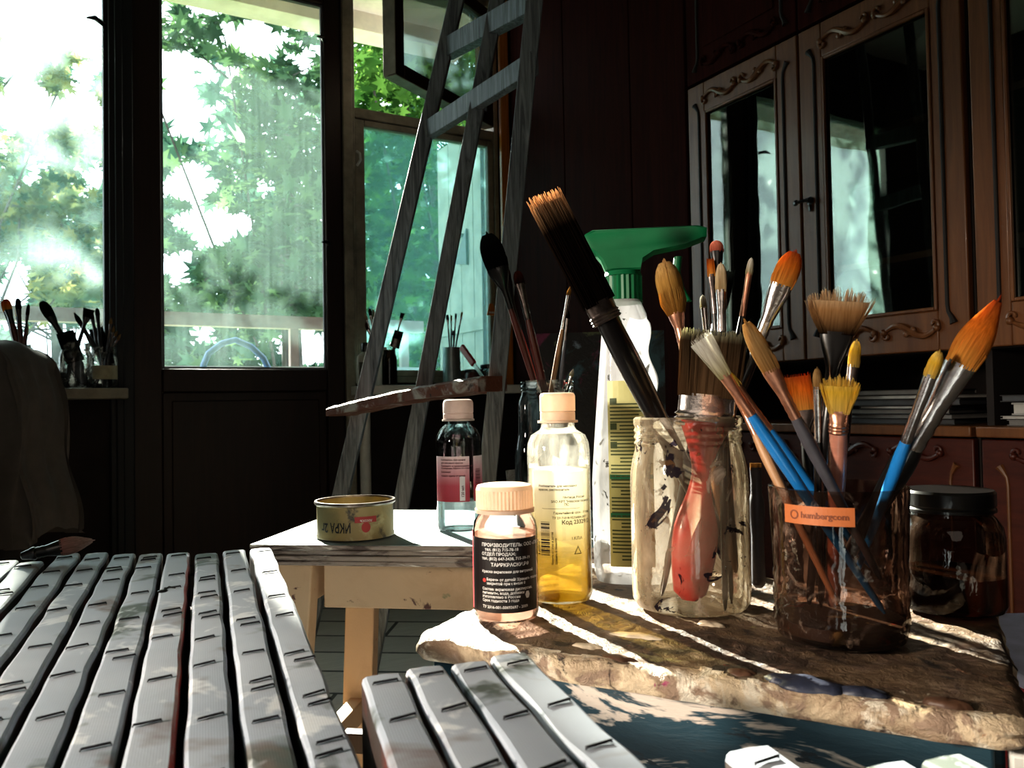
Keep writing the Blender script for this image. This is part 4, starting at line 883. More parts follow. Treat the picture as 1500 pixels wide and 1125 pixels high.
# single knife-like grey stick by the large jar
p = onstand(1112, 880); brush('short grey-handled brush standing head down between large jar and tumbler', p+V((0, 0, .01)), p+V((.0, .0, .115)), 'flat', hl=.004, fl=.02, w=.010, t=.006, hr=.0065, handle='h_grey', fer='h_grey', bri='b_khaki', n=20, her=.006)

# ------------------------------------------------------------------ stretched canvases standing in rows
def staple_mesh(): 
    b = MB(); b.tube([(-.0062, 0, -.0006), (-.0059, 0, .0004), (.0059, 0, .0004), (.0062, 0, -.0006)], [.0005, .0009, .0009, .0005], 6, flat=.7); return b
ST = staple_mesh().build('staple', M['steel']); ST_DATA = ST.data; bpy.data.objects.remove(ST)
def canvas(far, ang, th, L, zt, dz, label, group, stp, seed, red=False, tilt=0):
    """far = far end of its upper edge centre line; runs back toward the viewer; stands on the floor"""
    dirv = V((sin(ang), cos(ang), 0)); rn = random.Random(seed)
    Mr = Matrix(((cos(ang), sin(ang), 0, far[0]), (-sin(ang), cos(ang), 0, far[1]), (0, 0, 1, 0), (0, 0, 0, 1)))
    r = empty('stretched_canvas', M=Mr); tag(r, label, 'canvas', group)
    b = MB(); n = 44; rings = []
    for i in range(n+1):
        s = i/n; y = -L*s; w1 = th/2+.0014*noise.noise(V((seed*3.3, y*26, 0))); w0 = -th/2+.0014*noise.noise(V((seed*5.1, y*26, 4)))
        z = zt-dz*L*s+.0016*noise.noise(V((seed*7.7, y*18, 9))); sk = .5*(s == 0)*.0
        rr = .0022
        rings.append([(w0, y, 0.001), (w0, y, z-rr*1.6), (w0+rr*.3, y, z-rr*.6), (w0+rr, y, z-.0003), ((w0+w1)/2, y, z+.0001), (w1-rr, y, z-.0003), (w1-rr*.3, y, z-rr*.6), (w1, y, z-rr*1.6), (w1, y, .001)])
    b.loft([list(reversed(x)) for x in rings])
    o = b.build('canvas_wrap', [M['canvas'], M['canvas_face'], M['h_red']], r, smooth=22)
    for pl in o.data.polygons:
        if abs(pl.normal.x) > .9 and pl.center.z < zt-dz*L-.012 : pl.material_index = 1
        if red and pl.normal.x > .5 and pl.center.z > .3: pl.material_index = 2
    for (s, dx, rot) in stp:
        if s > L-.012: continue
        q = bpy.data.objects.new('staple', ST_DATA); COL.objects.link(q); q.parent = r
        q.location = (dx, -s, zt-dz*s+.0006+.0016*noise.noise(V((seed*7.7, -s*18, 9)))); q.rotation_euler = (0, 0, R(rot)+R(18))
    return r
A1 = R(8.7); TH = .0205
xr0 = V((.179, .774, 0))                                # far end of the strip next to the stool, its outer edge
words = ['nearest the pine stool', 'second from the pine stool side', 'third from the pine stool side', 'fourth from the pine stool side with red edge', 'fifth from the pine stool side', 'sixth from the pine stool side', 'seventh from the pine stool side', 'eighth from the pine stool side', 'ninth from the pine stool side', 'tenth from the pine stool side', 'eleventh from the pine stool side']
fars = [(400, 803), (357, 806), (318, 811), (272, 813), (230, 809), (188, 810), (147, 810), (103, 812), (50, 826), (8, 822), (-34, 826)]
nrm = V((cos(A1), -sin(A1), 0))
for i, (px, py) in enumerate(fars):
    f = PZ(px, py, .565); f = f-nrm*(TH/2); rn = random.Random(40+i)
    f = xr0-nrm*(.0243*i+TH/2)+V((sin(A1), cos(A1), 0))*((f-xr0).dot(V((sin(A1), cos(A1), 0))))
    st = []; s = rn.uniform(.015, .03)
    while s < .5:
        st.append((s, rn.uniform(-.0025, .002), rn.uniform(-8, 8)))
        if rn.random() < .22: st.append((s+.012, rn.uniform(-.002, .003), rn.uniform(-5, 5)))
        s += rn.uniform(.045, .085)
    L = .60-(i > 6)*.05
    canvas(f, A1, TH, min(L, f.y-(.268 if i == 0 else .215)), .566+rn.uniform(-.0015, .0015), .03, 'grey stapled canvas in the long row, '+words[i], 'long row of stapled canvases', st, 11+i, red=(i == 3))
A2 = R(13); nr2 = V((cos(A2), -sin(A2), 0))
w2 = [('short stapled canvas next to the long row of canvases', 590, 985), ('short stapled canvas second from the long row', 650, 975), ('short stapled canvas third from the long row', 712, 967), ('short stapled canvas fourth from the long row, half in sunlight', 768, 957)]
f0 = PZ(590, 985, .567)
for i, (lb, px, py) in enumerate(w2):
    f = f0+nr2*(.0228*i-TH/2)+V((sin(A2), cos(A2), 0))*(.004*(i % 2)+.002*i); rn = random.Random(90+i)
    st = [(.012+.004*(i % 2), 0, -6+rn.uniform(-4, 4)), (.075+rn.uniform(-.02, .02), .001, rn.uniform(-5, 5)), (.125+rn.uniform(-.01, .01), 0, rn.uniform(-5, 5))]
    canvas(f, A2, TH, .175, .567, .0, lb, 'short stapled canvases', st, 31+i)
for i, (lb, px, py) in enumerate((('white canvas corner with one staple rising before the blue apron', 1130, 1088), ('white canvas corner second along before the blue apron', 1330, 1110), ('white canvas corner at the end of the blue apron', 1412, 1102))):
    f = PZ(px, py, .567)-nr2*(TH/2)
    canvas(f, A2, TH, .12, .567, .0, lb, 'canvas corners before the blue apron', [(.012, 0, -5)] if i == 0 else [], 51+i)
b = MB(); b.ball((0, 0, 0), (.004, .002, .0012), 8, 6); b.tube([(0, 0, 0), (.005, .003, .002), (.009, .001, .001)], [.001, .0008, .0004], 5)
o = b.build('paint_flake', M['h_black']); p = PZ(238, 866, .5675); o.location = p; tag(o, 'tiny black paint flake on the third canvas of the row', 'flake')

# ------------------------------------------------------------------ easel
r = empty('easel', P(560, 1060, 1.75)*1.0); r.location.z = 0; tag(r, 'dark grey wooden studio easel standing before the narrow window', 'easel')
def leg(a, bb, w_, h_, nm='leg', up=None):
    q = MB(); q.bar(a, bb, w_, h_, up or FH); part(q, nm, M['easel'], r, bevel=.002)
def fl(p): 
    return p
def line(p0, d0, p1, d1, z):
    a = P(*p0, d0); c = P(*p1, d1); s = (z-a.z)/(c.z-a.z); return a+(c-a)*s
def leg2(p0, d0, p1, d1, w_, h_, nm='leg', ztop=None):
    a = P(*p0, d0); c = P(*p1, d1); v = c-a; lo = a+v*((0.004-a.z)/v.z); hi = a+v*(((ztop or c.z)-a.z)/v.z); leg(lo, hi, w_, h_, nm)
leg2((668, 5), 2.02, (497, 735), 1.93, .036, .03, ztop=1.98)
leg2((721, 40), 1.85, (588, 740), 1.76, .034, .03, ztop=1.98)
leg2((777, 60), 1.66, (728, 560), 1.62, .036, .032, ztop=1.72)
leg2((690, 165), 1.9, (752, 690), 1.55, .030, .026, nm='back_leg')
q = MB(); q.bar(P(626, 192, 2.0), P(783, 92, 1.645), .022, .046); part(q, 'crossbar', M['easel'], r, bevel=.002)
q = MB(); q.bar(P(656, 72, 2.02), P(778, 5, 1.72), .03, .05); part(q, 'crossbar', M['easel'], r, bevel=.002)
q = MB(); pa, pb = P(500, 603, 1.86), P(722, 562, 1.58); sd = (pb-pa).normalized(); wd = sd.cross(V((0, 0, 1))).normalized(); rings = []
for k in range(25):
    s = k/24; c = pa+(pb-pa)*s+V((0, 0, .005*sin(pi*s))); th_ = .020+.010*s; wd_ = .045
    rings.append([c+wd*(a*wd_)+V((0, 0, z*th_/2+.002*noise.noise(V((k*.9, a*3, z*2)))))+wd*(.006*noise.noise(V((k*.5, 3, a)))) for a, z in ((-1, -1), (1, -1), (1, .6), (.8, 1), (-.8, 1), (-1, .6))])
q.loft(rings); part(q, 'tray', M['tray'], r, smooth=40)

# ------------------------------------------------------------------ draped chair, cushion
cp = P(-30, 600, 1.5); cp.z = 0
MC = Matrix(((RH.x, FH.x, 0, cp.x), (RH.y, FH.y, 0, cp.y), (0, 0, 1, 0), (0, 0, 0, 1)))
r = empty('armchair', M=MC); tag(r, 'dark armchair hidden under pale draped cloth beside the window sill jars', 'chair')
dkm = pbr('dark_upholstery', (.010, .008, .008), .9, bump=.4)
q = MB(); q.bb((-.52, -.05, .30), (.085, .05, .82)); q.build('backrest', dkm, r, bevel=.03, bseg=4)
q = MB(); q.bb((-.52, -.52, .28), (.085, -.055, .42)); q.build('seat', dkm, r, bevel=.03, bseg=4)
for x in (-.48, .05):
    for y in (-.48, .02): q = MB(); q.box((x, y, .14), (.045, .045, .279)); q.build('leg', M['door_wood'], r)
o = MB(); NU, NVv = 90, 14; rings = []
prof = []
for i in range(NU+1):
    s = i/NU
    if s < .42: x = -.56+s/.42*.60; z = .838+.004*sin(x*9)-.0*s+.012*max(0, 1-abs(x+.06)/.1)
    elif s < .52: a = (s-.42)/.10*pi/2; x = .04+.065*sin(a); z = .838-.055*(1-cos(a))
    else: k = (s-.52)/.48; x = .105+.040*k+.008*sin(k*9); z = .783-.30*k
    prof.append((x, z))
for (x, z) in prof:
    fold = .02*noise.noise(V((x*14, z*3, 0)))
    rings.append((x, z, fold))
vs = []; nv = 16
for j in range(nv+1):
    v_ = -1+2*j/nv
    for i, (x, z, f_) in enumerate(rings):
        y = v_*.075; dz = -.012*v_*v_+.007*noise.noise(V((x*11, v_*2.2, z*9))); dx = .010*noise.noise(V((v_*3, z*6, 2)))
        vs.append((x+dx*(i > NU*.5), y+(.02*noise.noise(V((x*9, z*7, 5)))), z+dz))
n = NU+1
o.add(vs, [(j*n+i, j*n+i+1, (j+1)*n+i+1, (j+1)*n+i) for j in range(nv) for i in range(NU)])
# front and back hanging faces
for sgn in (-1, 1):
    vs = []; m = 24
    for j in range(m+1):
        k = j/m
        for i in range(0, NU+1, 2):
            x, z, f_ = rings[i]; zz = z-.012-k*(z-.012-.46) if i < NU*.52 else z-.012-k*.0-(k*(z-.47))
            vs.append((x+.006*sin(k*5+x*8), sgn*(.075+.018*noise.noise(V((x*16, k*1.5, sgn))) *(.2+k)+.012*k), max(.44, zz)))
    n2 = NU//2+1
    o.add(vs, [(j*n2+i, j*n2+i+1, (j+1)*n2+i+1, (j+1)*n2+i) for j in range(m) for i in range(n2-1)])
o = o.build('draped_cloth', pbr('pale_linen', (.075, .066, .06), .9, var=.2, scale=30, bump=.2), smooth=70); o.matrix_world = MC
tag(o, 'pale linen cloth draped over the dark armchair back', 'cloth')
q = MB(); q.ball((0, 0, 0), (.20, .13, .075), 28, 16)
for i, p in enumerate(q.v): q.v[i] = p+p.normalized()*.006*noise.noise(p*40)
o = q.build('cushion', pbr('dark_fur', (.03, .02, .02), .95, bump=.8, scale=120), smooth=60); o.matrix_world = MC @ Matrix.Translation((-.02, -.26, .498)); tag(o, 'dark plush cushion on the draped armchair seat', 'cushion')

# ------------------------------------------------------------------ abstract painted panel behind the spray bottle, box beyond the board
p = P(870, 700, 1.56); p.z = .001
r = empty('abstract_painting', p); r.rotation_euler = (0, 0, facing(p)+pi/2); tag(r, 'dark abstract painted canvas with teal and purple standing behind spray bottle', 'painting')
q = MB(); q.bb((-.12, 0, 0), (.14, .018, .835)); q.build('stretcher_frame', M['pine'], r)
q = MB(); q.bb((-.121, -.003, 0), (.141, 0, .836)); q.build('canvas_face', splat('abstract_painting', (.012, .012, .014), [((.05, .11, .14), 9, .54, .06), ((.16, .02, .07), 11, .57, .05), ((.10, .12, .06), 13, .63, .04), ((.20, .26, .34), 12, .66, .05), ((.35, .10, .03), 16, .70, .03)], bump=.5), r)
p = PZ(1490, 984, .41); p += V((.09*cos(R(-28))-.0*sin(R(28)), .09*sin(R(-28)), 0))+V((sin(R(28)), cos(R(28)), 0))*.10; r = empty('carton', (p.x, p.y, .0)); r.rotation_euler = (0, 0, R(-28)); tag(r, 'red and lavender carton standing on the floor beyond the board', 'box')
q = MB(); q.bb((-.09, -.12, 0), (.09, .12, .395)); q.build('carton_body', pbr('red_carton', (.42, .025, .035), .5), r, bevel=.002)
q = MB(); q.bb((-.092, -.122, .3955), (.092, .122, .41)); q.build('carton_lid', pbr('lavender_lid', (.55, .52, .66), .5), r, bevel=.002)

# ------------------------------------------------------------------ things on the two window sills
SZ1 = .7725; SZ2 = .7775
def on_sill(px, yy, z): q_ = PY(px, 560, yy); return V((q_.x, yy, z))
gsill = glass('sill_jar_glass', (.82, .86, .86), [((.16, .15, .14), 26, .52, .6, .7, (1, 1, 1)), ((.6, .62, .6), 18, .5, .7, .35, (1, 1, 1))], edge=.35)
def sjar(px, yy, z, rad, h, label, mat=gsill, neck=.85, lab=None, name='glass_jar'):
    p = on_sill(px, yy, z); r = vessel(name, p, label, 'jar')
    q = MB(); q.lathe([(rad*.85, 0), (rad, .004), (rad, h*.66), (rad*.97, h*.74), (rad*neck, h*.84), (rad*(neck+.03), h*.87), (rad*neck, h*.9), (rad*(neck+.03), h*.94), (rad*neck, h)], 32, cap1=False); q.build('jar_wall', mat, r)
    if lab: q = MB(); wrap_rect(q, -rad*1.3, rad*1.3, h*.22, h*.55, rad+.0002, 0, 0); q.build('label', lab, r, smooth=0)
    return p
def sbrush(jar, rad, h, head, mid, **k):
    k.setdefault('n', 40); jar_brush(jar, rad*.9, h, rad*.85, head, mid, **k)
ja = sjar(111, 2.875, SZ1, .047, .145, 'clear jar of crossed dark brushes on the wide sill by the armchair')
jb = sjar(152, 2.93, SZ1, .042, .135, 'jar with pale paper label and dark brushes at the sill end by the post', lab=pbr('paper_label', (.42, .38, .26), .7, var=.3), )
jc = sjar(22, 2.91, SZ1, .05, .14, 'jar of amber-tipped brushes half hidden behind the draped cloth')
GA, GB, GC = 'brushes in the clear sill jar', 'brushes in the labelled sill jar', 'brushes in the sill jar behind the cloth'
sbrush(ja, .047, .145, (60, 440), (98, 512), label='long black brush leaning out of the clear sill jar', kind='filbert', hl=.055, fl=.05, w=.03, t=.02, hr=.011, handle='h_black', fer='h_black', bri='b_black', group=GA)
sbrush(ja, .047, .145, (94, 484), (106, 530), label='broad black house brush sunk in the clear sill jar', kind='wide', hl=.07, fl=.03, w=.052, t=.02, hr=.02, handle='h_grey', fer='h_black', bri='b_black', n=60, group=GA)
sbrush(ja, .047, .145, (110, 486), (104, 520), label='short pointed stick brush at the clear sill jar rim', kind='round', hl=.02, fl=.02, w=.01, t=.01, hr=.006, fer='h_black', bri='b_black', group=GA)
sbrush(ja, .047, .145, (131, 452), (114, 508), label='flared black flat brush with pale tip line in the clear sill jar', kind='flat', hl=.03, fl=.04, w=.024, t=.012, spread=1.5, hr=.006, fer='h_black', bri='b_black', n=60, group=GA)
sbrush(jb, .042, .135, (108, 457), (130, 496), label='pointed dark brush leaning from the labelled jar across its neighbour', kind='round', hl=.04, fl=.04, w=.014, t=.012, hr=.009, fer='h_black', bri='b_black', group=GB)
sbrush(jb, .042, .135, (133, 454), (138, 480), label='slim straight dark brush in the labelled sill jar', kind='filbert', hl=.03, fl=.04, w=.012, t=.01, hr=.006, fer='h_black', bri='b_black', group=GB)
sbrush(jb, .042, .135, (142, 451), (145, 480), label='round-headed dark brush in the labelled sill jar', kind='filbert', hl=.025, fl=.05, w=.013, t=.01, hr=.006, fer='h_black', bri='b_black', group=GB)
sbrush(jb, .042, .135, (139, 478), (148, 520), label='block-like black house brush in the labelled sill jar', kind='wide', hl=.11, fl=.02, w=.044, t=.015, hr=.013, fer='h_black', bri='b_black', n=60, group=GB)
for i, (a, c, lb) in enumerate((((163, 465), (158, 505), 'curved-tip thin brush against the dark post'), ((167, 477), (160, 510), 'thin brush with grey ferrule second against the dark post'), ((172, 484), (163, 515), 'thin brush with grey ferrule third against the dark post'), ((177, 489), (166, 515), 'thin brush leaning farthest out against the dark post'))):
    sbrush(jb, .042, .135, a, c, label=lb, kind='round', hl=.02, fl=.045, w=.008, t=.007, hr=.004, handle='h_grey', fer='ferrule_dark', bri='b_khaki', group=GB)
for i, (a, c, w_, bri, lb) in enumerate((((3, 440), (18, 490), .012, 'b_orange', 'amber-lit brush leaning outermost behind the cloth'), ((8, 437), (22, 490), .022, 'b_orange', 'stout brush with amber edge behind the cloth'), ((26, 436), (30, 490), .016, 'b_black', 'rounded black brush highest behind the cloth'), ((24, 447), (28, 490), .008, 'b_gold', 'thin golden-tipped brush behind the cloth'), ((42, 445), (36, 490), .010, 'b_black', 'thin black brush leaning toward the clear sill jar'), ((41, 474), (39, 495), .006, 'b_khaki', 'short stick-thin brush at the cloth edge'))):
    sbrush(jc, .05, .14, a, c, label=lb, kind='filbert', hl=.035, fl=.04, w=w_, t=w_*.7, hr=w_*.45, handle='h_maroon', fer='h_black', bri=bri, group=GC)
q = MB(); q.bb((-.05, -.02, 0), (.05, .02, .03)); q.bb((-.03, -.018, .0305), (.055, .018, .05)); o = q.build('paint_box', M['h_black'], bevel=.004); o.location = on_sill(68, 2.88, SZ1); tag(o, 'small flat black paint box on the wide sill', 'box')
# narrow window sill
p = on_sill(536, 2.90, SZ2); r = vessel('white_bottle', p, 'squarish white bottle with black cap on the narrow sill', 'bottle')
q = MB(); q.loft([oval(.028*s, .034*s, z, 0, 28, .5) for s, z in ((.9, 0), (1, .004), (1, .10), (.92, .112), (.5, .124), (.4, .126), (.4, .132))]); q.build('bottle_wall', translucent('milky_bottle', (.55, .53, .46), .3), r)
q = MB(); q.lathe([(.016, .128), (.017, .13), (.017, .158), (.014, .163)], 20); q.build('cap', M['h_black'], r)
q = MB(); q.bb((.0285, -.024, .02), (.0292, .024, .088)); q.build('label', pbr('dark_olive_label', (.07, .075, .05), .6, var=.5), r)
jd = sjar(556, 2.95, SZ2, .030, .15, 'pale cup of brushes behind the easel leg on the narrow sill', mat=M['white_paint'], neck=.97, name='brush_cup')
GD, GE, GF = 'brushes in the pale sill cup', 'brushes in the brown bottle', 'brushes in the grey sill cup'
for a, c, w_, bri, lb in (((534, 458), (548, 500), .010, 'b_cream', 'pale-tipped brush outermost in the pale sill cup'), ((541, 451), (550, 500), .012, 'b_black', 'black brush second in the pale sill cup'), ((546, 453), (553, 500), .014, 'b_white', 'white-bristled brush nearest the easel leg in the pale sill cup'), ((536, 472), (548, 505), .015, 'b_maroon', 'oval brown brush lowest in the pale sill cup')):
    sbrush(jd, .030, .15, a, c, label=lb, kind='filbert', hl=.03, fl=.03, w=w_, t=w_*.6, hr=.005, bri=bri, group=GD)
p = on_sill(571, 2.87, SZ2); r = vessel('brown_bottle', p, 'dark brown bottle holding two brushes between the easel legs', 'bottle')
q = MB(); q.lathe([(.026, 0), (.029, .004), (.029, .095), (.0275, .108), (.0245, .117), (.0225, .122), (.0225, .135)], 28, cap1=False); q.build('bottle_wall', glass('brown_bottle_glass', (.10, .05, .03), edge=.4), r)
sbrush(p, .0245, .135, (590, 458), (581, 490), label='small dark flat brush with pale ferrule in the brown bottle', kind='flat', hl=.022, fl=.03, w=.012, t=.008, spread=1.6, hr=.004, bri='b_black', group=GE)
sbrush(p, .0245, .135, (585, 484), (572, 512), label='wide worn house brush leaning from the brown bottle', kind='wide', hl=.035, fl=.03, w=.036, t=.012, hr=.007, bri='b_black', fer='ferrule_dark', n=70, group=GE)
je = sjar(662, 2.945, SZ2, .036, .155, 'grey metal cup of thin brushes on the narrow sill', mat=pbr('dull_tin_cup', (.30, .32, .32), .4, .6), neck=.97, name='metal_cup')
for a, c, w_, bri, lb in (((655, 461), (658, 500), .012, 'b_black', 'flat-tipped thin brush outermost in the grey sill cup'), ((661, 462), (661, 500), .007, 'b_khaki', 'thin brush second in the grey sill cup'), ((668, 459), (665, 500), .008, 'b_black', 'thin brush third in the grey sill cup'), ((677, 457), (669, 500), .008, 'b_khaki', 'thin brush tallest in the grey sill cup'), ((665, 484), (664, 510), .014, 'b_maroon', 'short brown brush in the grey sill cup')):
    sbrush(je, .036, .155, a, c, label=lb, kind='flat', hl=.02, fl=.03, w=w_, t=w_*.6, hr=.0035, bri=bri, group=GF)
a, c = P(676, 508, 3.17), P(699, 540, 3.1); c.z = max(c.z, .79); r = empty('palette_knife', a*1.0); tag(r, 'red-handled palette knife slanting beside the grey sill cup', 'knife')
q = MB(); q.bar(a, a+(c-a)*.8, .014, .026); part(q, 'handle', M['h_red'], r, bevel=.003)
q = MB(); q.bar(a+(c-a)*.8, c+(c-a)*.55, .004, .016); part(q, 'blade', M['ferrule'], r)
for px, yy, rad, h, lb in ((694, 2.86, .038, .062, 'squat dark-lidded jar behind the easel tray'), (716, 2.90, .036, .085, 'clear dark-lidded jar next to the squat lidded jar on the narrow sill')):
    p = on_sill(px, yy, SZ2); r = vessel('lidded_paint_jar', p, lb, 'jar')
    q = MB(); q.lathe([(rad*.9, 0), (rad, .004), (rad, h*.65), (rad*.9, h*.78), (rad*.9, h*.8)], 28); q.build('jar_wall', gsill if h > .07 else M['h_maroon'], r)
    q = MB(); q.lathe([(rad*.95, h*.8), (rad*.97, h*.82), (rad*.97, h*.97), (rad*.9, h)], 28); q.build('lid', M['h_black'], r)

# ------------------------------------------------------------------ balcony and garden
ext = lambda o: tag(o, None, None, kind='structure')
b = MB(); b.bb((-2.2, WY+WT, -.12), (1.86, 4.0, -.02)); ext(b.build('balcony_floor', M['white_paint']))
b = MB(); b.bb((-2.4, WY+WT, 2.71), (1.95, 4.05, 2.80)); b.bb((-2.4, 3.85, 2.615), (1.95, 4.0, 2.71)); ext(b.build('balcony_roof', pbr('soffit_cream', (.80, .70, .52), .7, var=.25, scale=6)))
r = empty('balcony_railing', (0, 3.92, 0)); tag(r, 'weathered pinkish balcony railing outside the door pane', 'railing')
rw = pbr('weathered_pink_wood', (.52, .38, .33), .7, var=.3, scale=20)
q = MB(); q.bb((-2.2, 3.90, 1.085), (1.70, 3.97, 1.145)); part(q, 'top_rail', rw, r)
q = MB(); q.bb((-2.2, 3.91, .60), (1.70, 3.95, .90)); part(q, 'lower_board', M['white_paint'], r)
for x in (-1.4, -.55, .18, 1.02, 1.60): q = MB(); q.bb((x-.02, 3.915, -.02), (x+.02, 3.955, 1.085)); part(q, 'post', rw, r)
r = empty('balcony_side_panel', (1.72, 3.2, 0)); tag(r, 'cream boarded balcony side screen with torn edge seen through the narrow window', 'screen')
q = MB()
for i in range(4): q.bb((1.70, 3.18+i*.13, -.02), (1.725, 3.307+i*.13, 2.02-.012*i+.01*(i % 2)))
part(q, 'boards', M['cream'], r, bevel=.002)
q = MB(); q.bb((1.685, 3.18, 1.04), (1.70, 3.70, 1.10)); part(q, 'rail', M['cream'], r)
q = MB(); q.bb((1.682, 3.40, 1.50), (1.70, 3.44, 1.515)); q.prism([(0, 0), (.12, .02), (.10, .05), (.0, .17)], .012, Matrix(((0, 0, 1, 1.686), (1, 0, 0, 3.36), (0, 1, 0, 1.36), (0, 0, 0, 1)))); part(q, 'bracket', pbr('grey_bracket', (.22, .21, .20), .6), r)
q = MB(); pts = [PY(x, y, 3.7) for x, y in ((305, 518), (325, 503), (345, 498), (368, 508), (386, 525), (397, 548))]; q.tube([V((pts[0].x-.03, 3.7, -.02)), pts[0]+V((-.02, 0, -.05))]+pts+[V((pts[-1].x+.02, 3.7, -.02))], .014, 8)
tag(q.build('garden_hoop', pbr('blue_tube', (.10, .22, .48), .5), smooth=60), 'blue bent tube hoop on the balcony behind the door pane', 'hoop')
b = MB(); b.bb((-30, 4.3, -4.1), (40, 60, -4.0)); ext(b.build('ground', pbr('lawn', (.10, .16, .05), .9)))

SUN_AZ = R(4.4); SUN_EL = R(23.0)
SDIR = V((sin(SUN_AZ)*cos(SUN_EL), cos(SUN_AZ)*cos(SUN_EL), sin(SUN_EL)))
def beam(p):
    q_ = p-SDIR*((p.y-WY)/SDIR.y)
    if .30 < q_.x < .385 and 1.62 < q_.z < 1.80: return False          # keeps the added, unseen leaf cluster that shades the short canvases
    return .27 < q_.x < 1.0 and 1.15 < q_.z < 1.93
HOLES = [(372, 55, 55, 34), (272, 172, 46, 32), (280, 268, 46, 32), (312, 330, 56, 34), (385, 280, 22, 11), (448, 88, 20, 17), (262, 392, 30, 26), (296, 488, 30, 22), (440, 505, 45, 36),
         (25, 80, 34, 50), (105, 20, 48, 30), (130, 62, 24, 26), (128, 104, 28, 17), (40, 160, 52, 42), (122, 160, 36, 38), (138, 258, 16, 30), (42, 245, 20, 28), (18, 440, 30, 65), (85, 505, 60, 38), (40, 20, 40, 25)]
def hole(p):
    px, py = proj(p)
    return any(((px-a)/c)**2+((py-b)/d)**2 < 1+.45*noise.noise(V((px*.05, py*.05, 0))) for a, b, c, d in HOLES)
def leafmat(name, c1, c2, tr=.5):
    t = NT(name); n_ = t.noise(t.obj(), 1.8, 2); c = t.mixc(t.ramp(n_, [(.35, 0), (.65, 1)]), c1, c2)
    ri = t.n('NewGeometry', out='Random Per Island')
    c = t.mixc(t.ramp(ri, [(0, .0), (.55, .35), (1, 1)]), t.mixc(1, c, (.35, .40, .42), 'MULTIPLY'), t.mixc(1, c, (1.5, 1.35, 1.2), 'MULTIPLY'))  # random leaf tones paint in dark silhouettes and sunlit leaves
    return t.done(t.mixs(tr, t.n('BsdfDiffuse', {'Color': c}), t.n('BsdfTranslucent', {'Color': c})))
LM = [leafmat('maple_leaf', (.030, .070, .040), (.070, .135, .055)), leafmat('bright_leaf', (.04, .12, .025), (.11, .23, .05)), leafmat('yellow_leaf', (.22, .23, .08), (.06, .13, .08)), leafmat('cool_leaf', (.032, .085, .062), (.06, .135, .09))]
MAPLE = []
for a, rr in ((-90, .16), (-50, .42), (-32, .22), (-8, .55), (14, .26), (42, .62), (62, .30), (90, .75), (118, .30), (138, .62), (166, .26), (188, .55), (212, .22), (230, .42)): MAPLE.append((rr*cos(R(a)), rr*sin(R(a))+.1))
def tree(name, label, base, trunk_h, clusters, mi, leaf, pxr, yr, group='trees beyond the balcony'):
    inside = lambda p: p.y > yr[0] and p.y < yr[1] and pxr[0] < proj(p)[0] < pxr[1]
    r = empty(name, base); tag(r, label, 'tree', group)
    rn = random.Random(sum(map(ord, label)))
    q = MB(); top = V((base[0], base[1], trunk_h)); bs = V(base)
    q.tube([bs, bs+(top-bs)*.5+V((.1, .05, 0)), top], [.16, .12, .06], 10)
    for (c, s, n_) in clusters:
        st = bs+(top-bs)*rn.uniform(.55, .95); c = V(c); m = (st+c)/2+V((rn.uniform(-.2, .2), rn.uniform(-.2, .2), .15))
        if inside(c) and inside(m) and not beam(c) and not beam(m): q.tube([st, m, c, c+V((rn.uniform(-.3, .3), 0, .2))], [.016, .011, .007, .003], 6)
    part(q, 'trunk', pbr('bark_'+name, (.05, .04, .035), .9), r)
    q = MB(); vs = []; fs = []
    for (c, s, n_) in clusters:
        c = V(c)
        for i in range(int(n_*(1.15 if leaf > .3 else 1.5))):
            p = c+V((rn.gauss(0, s[0]*.5), rn.gauss(0, s[1]*.5), rn.gauss(0, s[2]*.5)))
            if not inside(p) or beam(p) or hole(p): continue
            sz = leaf*rn.uniform(.6, 1.25); rot = Matrix.Rotation(rn.uniform(0, 6.28), 3, 'Z') @ Matrix.Rotation(rn.gauss(.7, .5), 3, 'X') @ Matrix.Rotation(rn.uniform(0, 6.28), 3, 'Z')
            b0 = len(vs); vs += [p+rot @ V((x*sz, y*sz, .06*sz*math.copysign(1, x) if abs(x) > .3 else 0)) for x, y in MAPLE]; fs.append(tuple(range(b0, b0+len(MAPLE)))); 
    q.add(vs, fs); part(q, 'foliage', LM[mi], r, smooth=0)
def cl(px, py, d, sx, sy, sz, n): return (P(px, py, d), (sx, sy, sz), n)
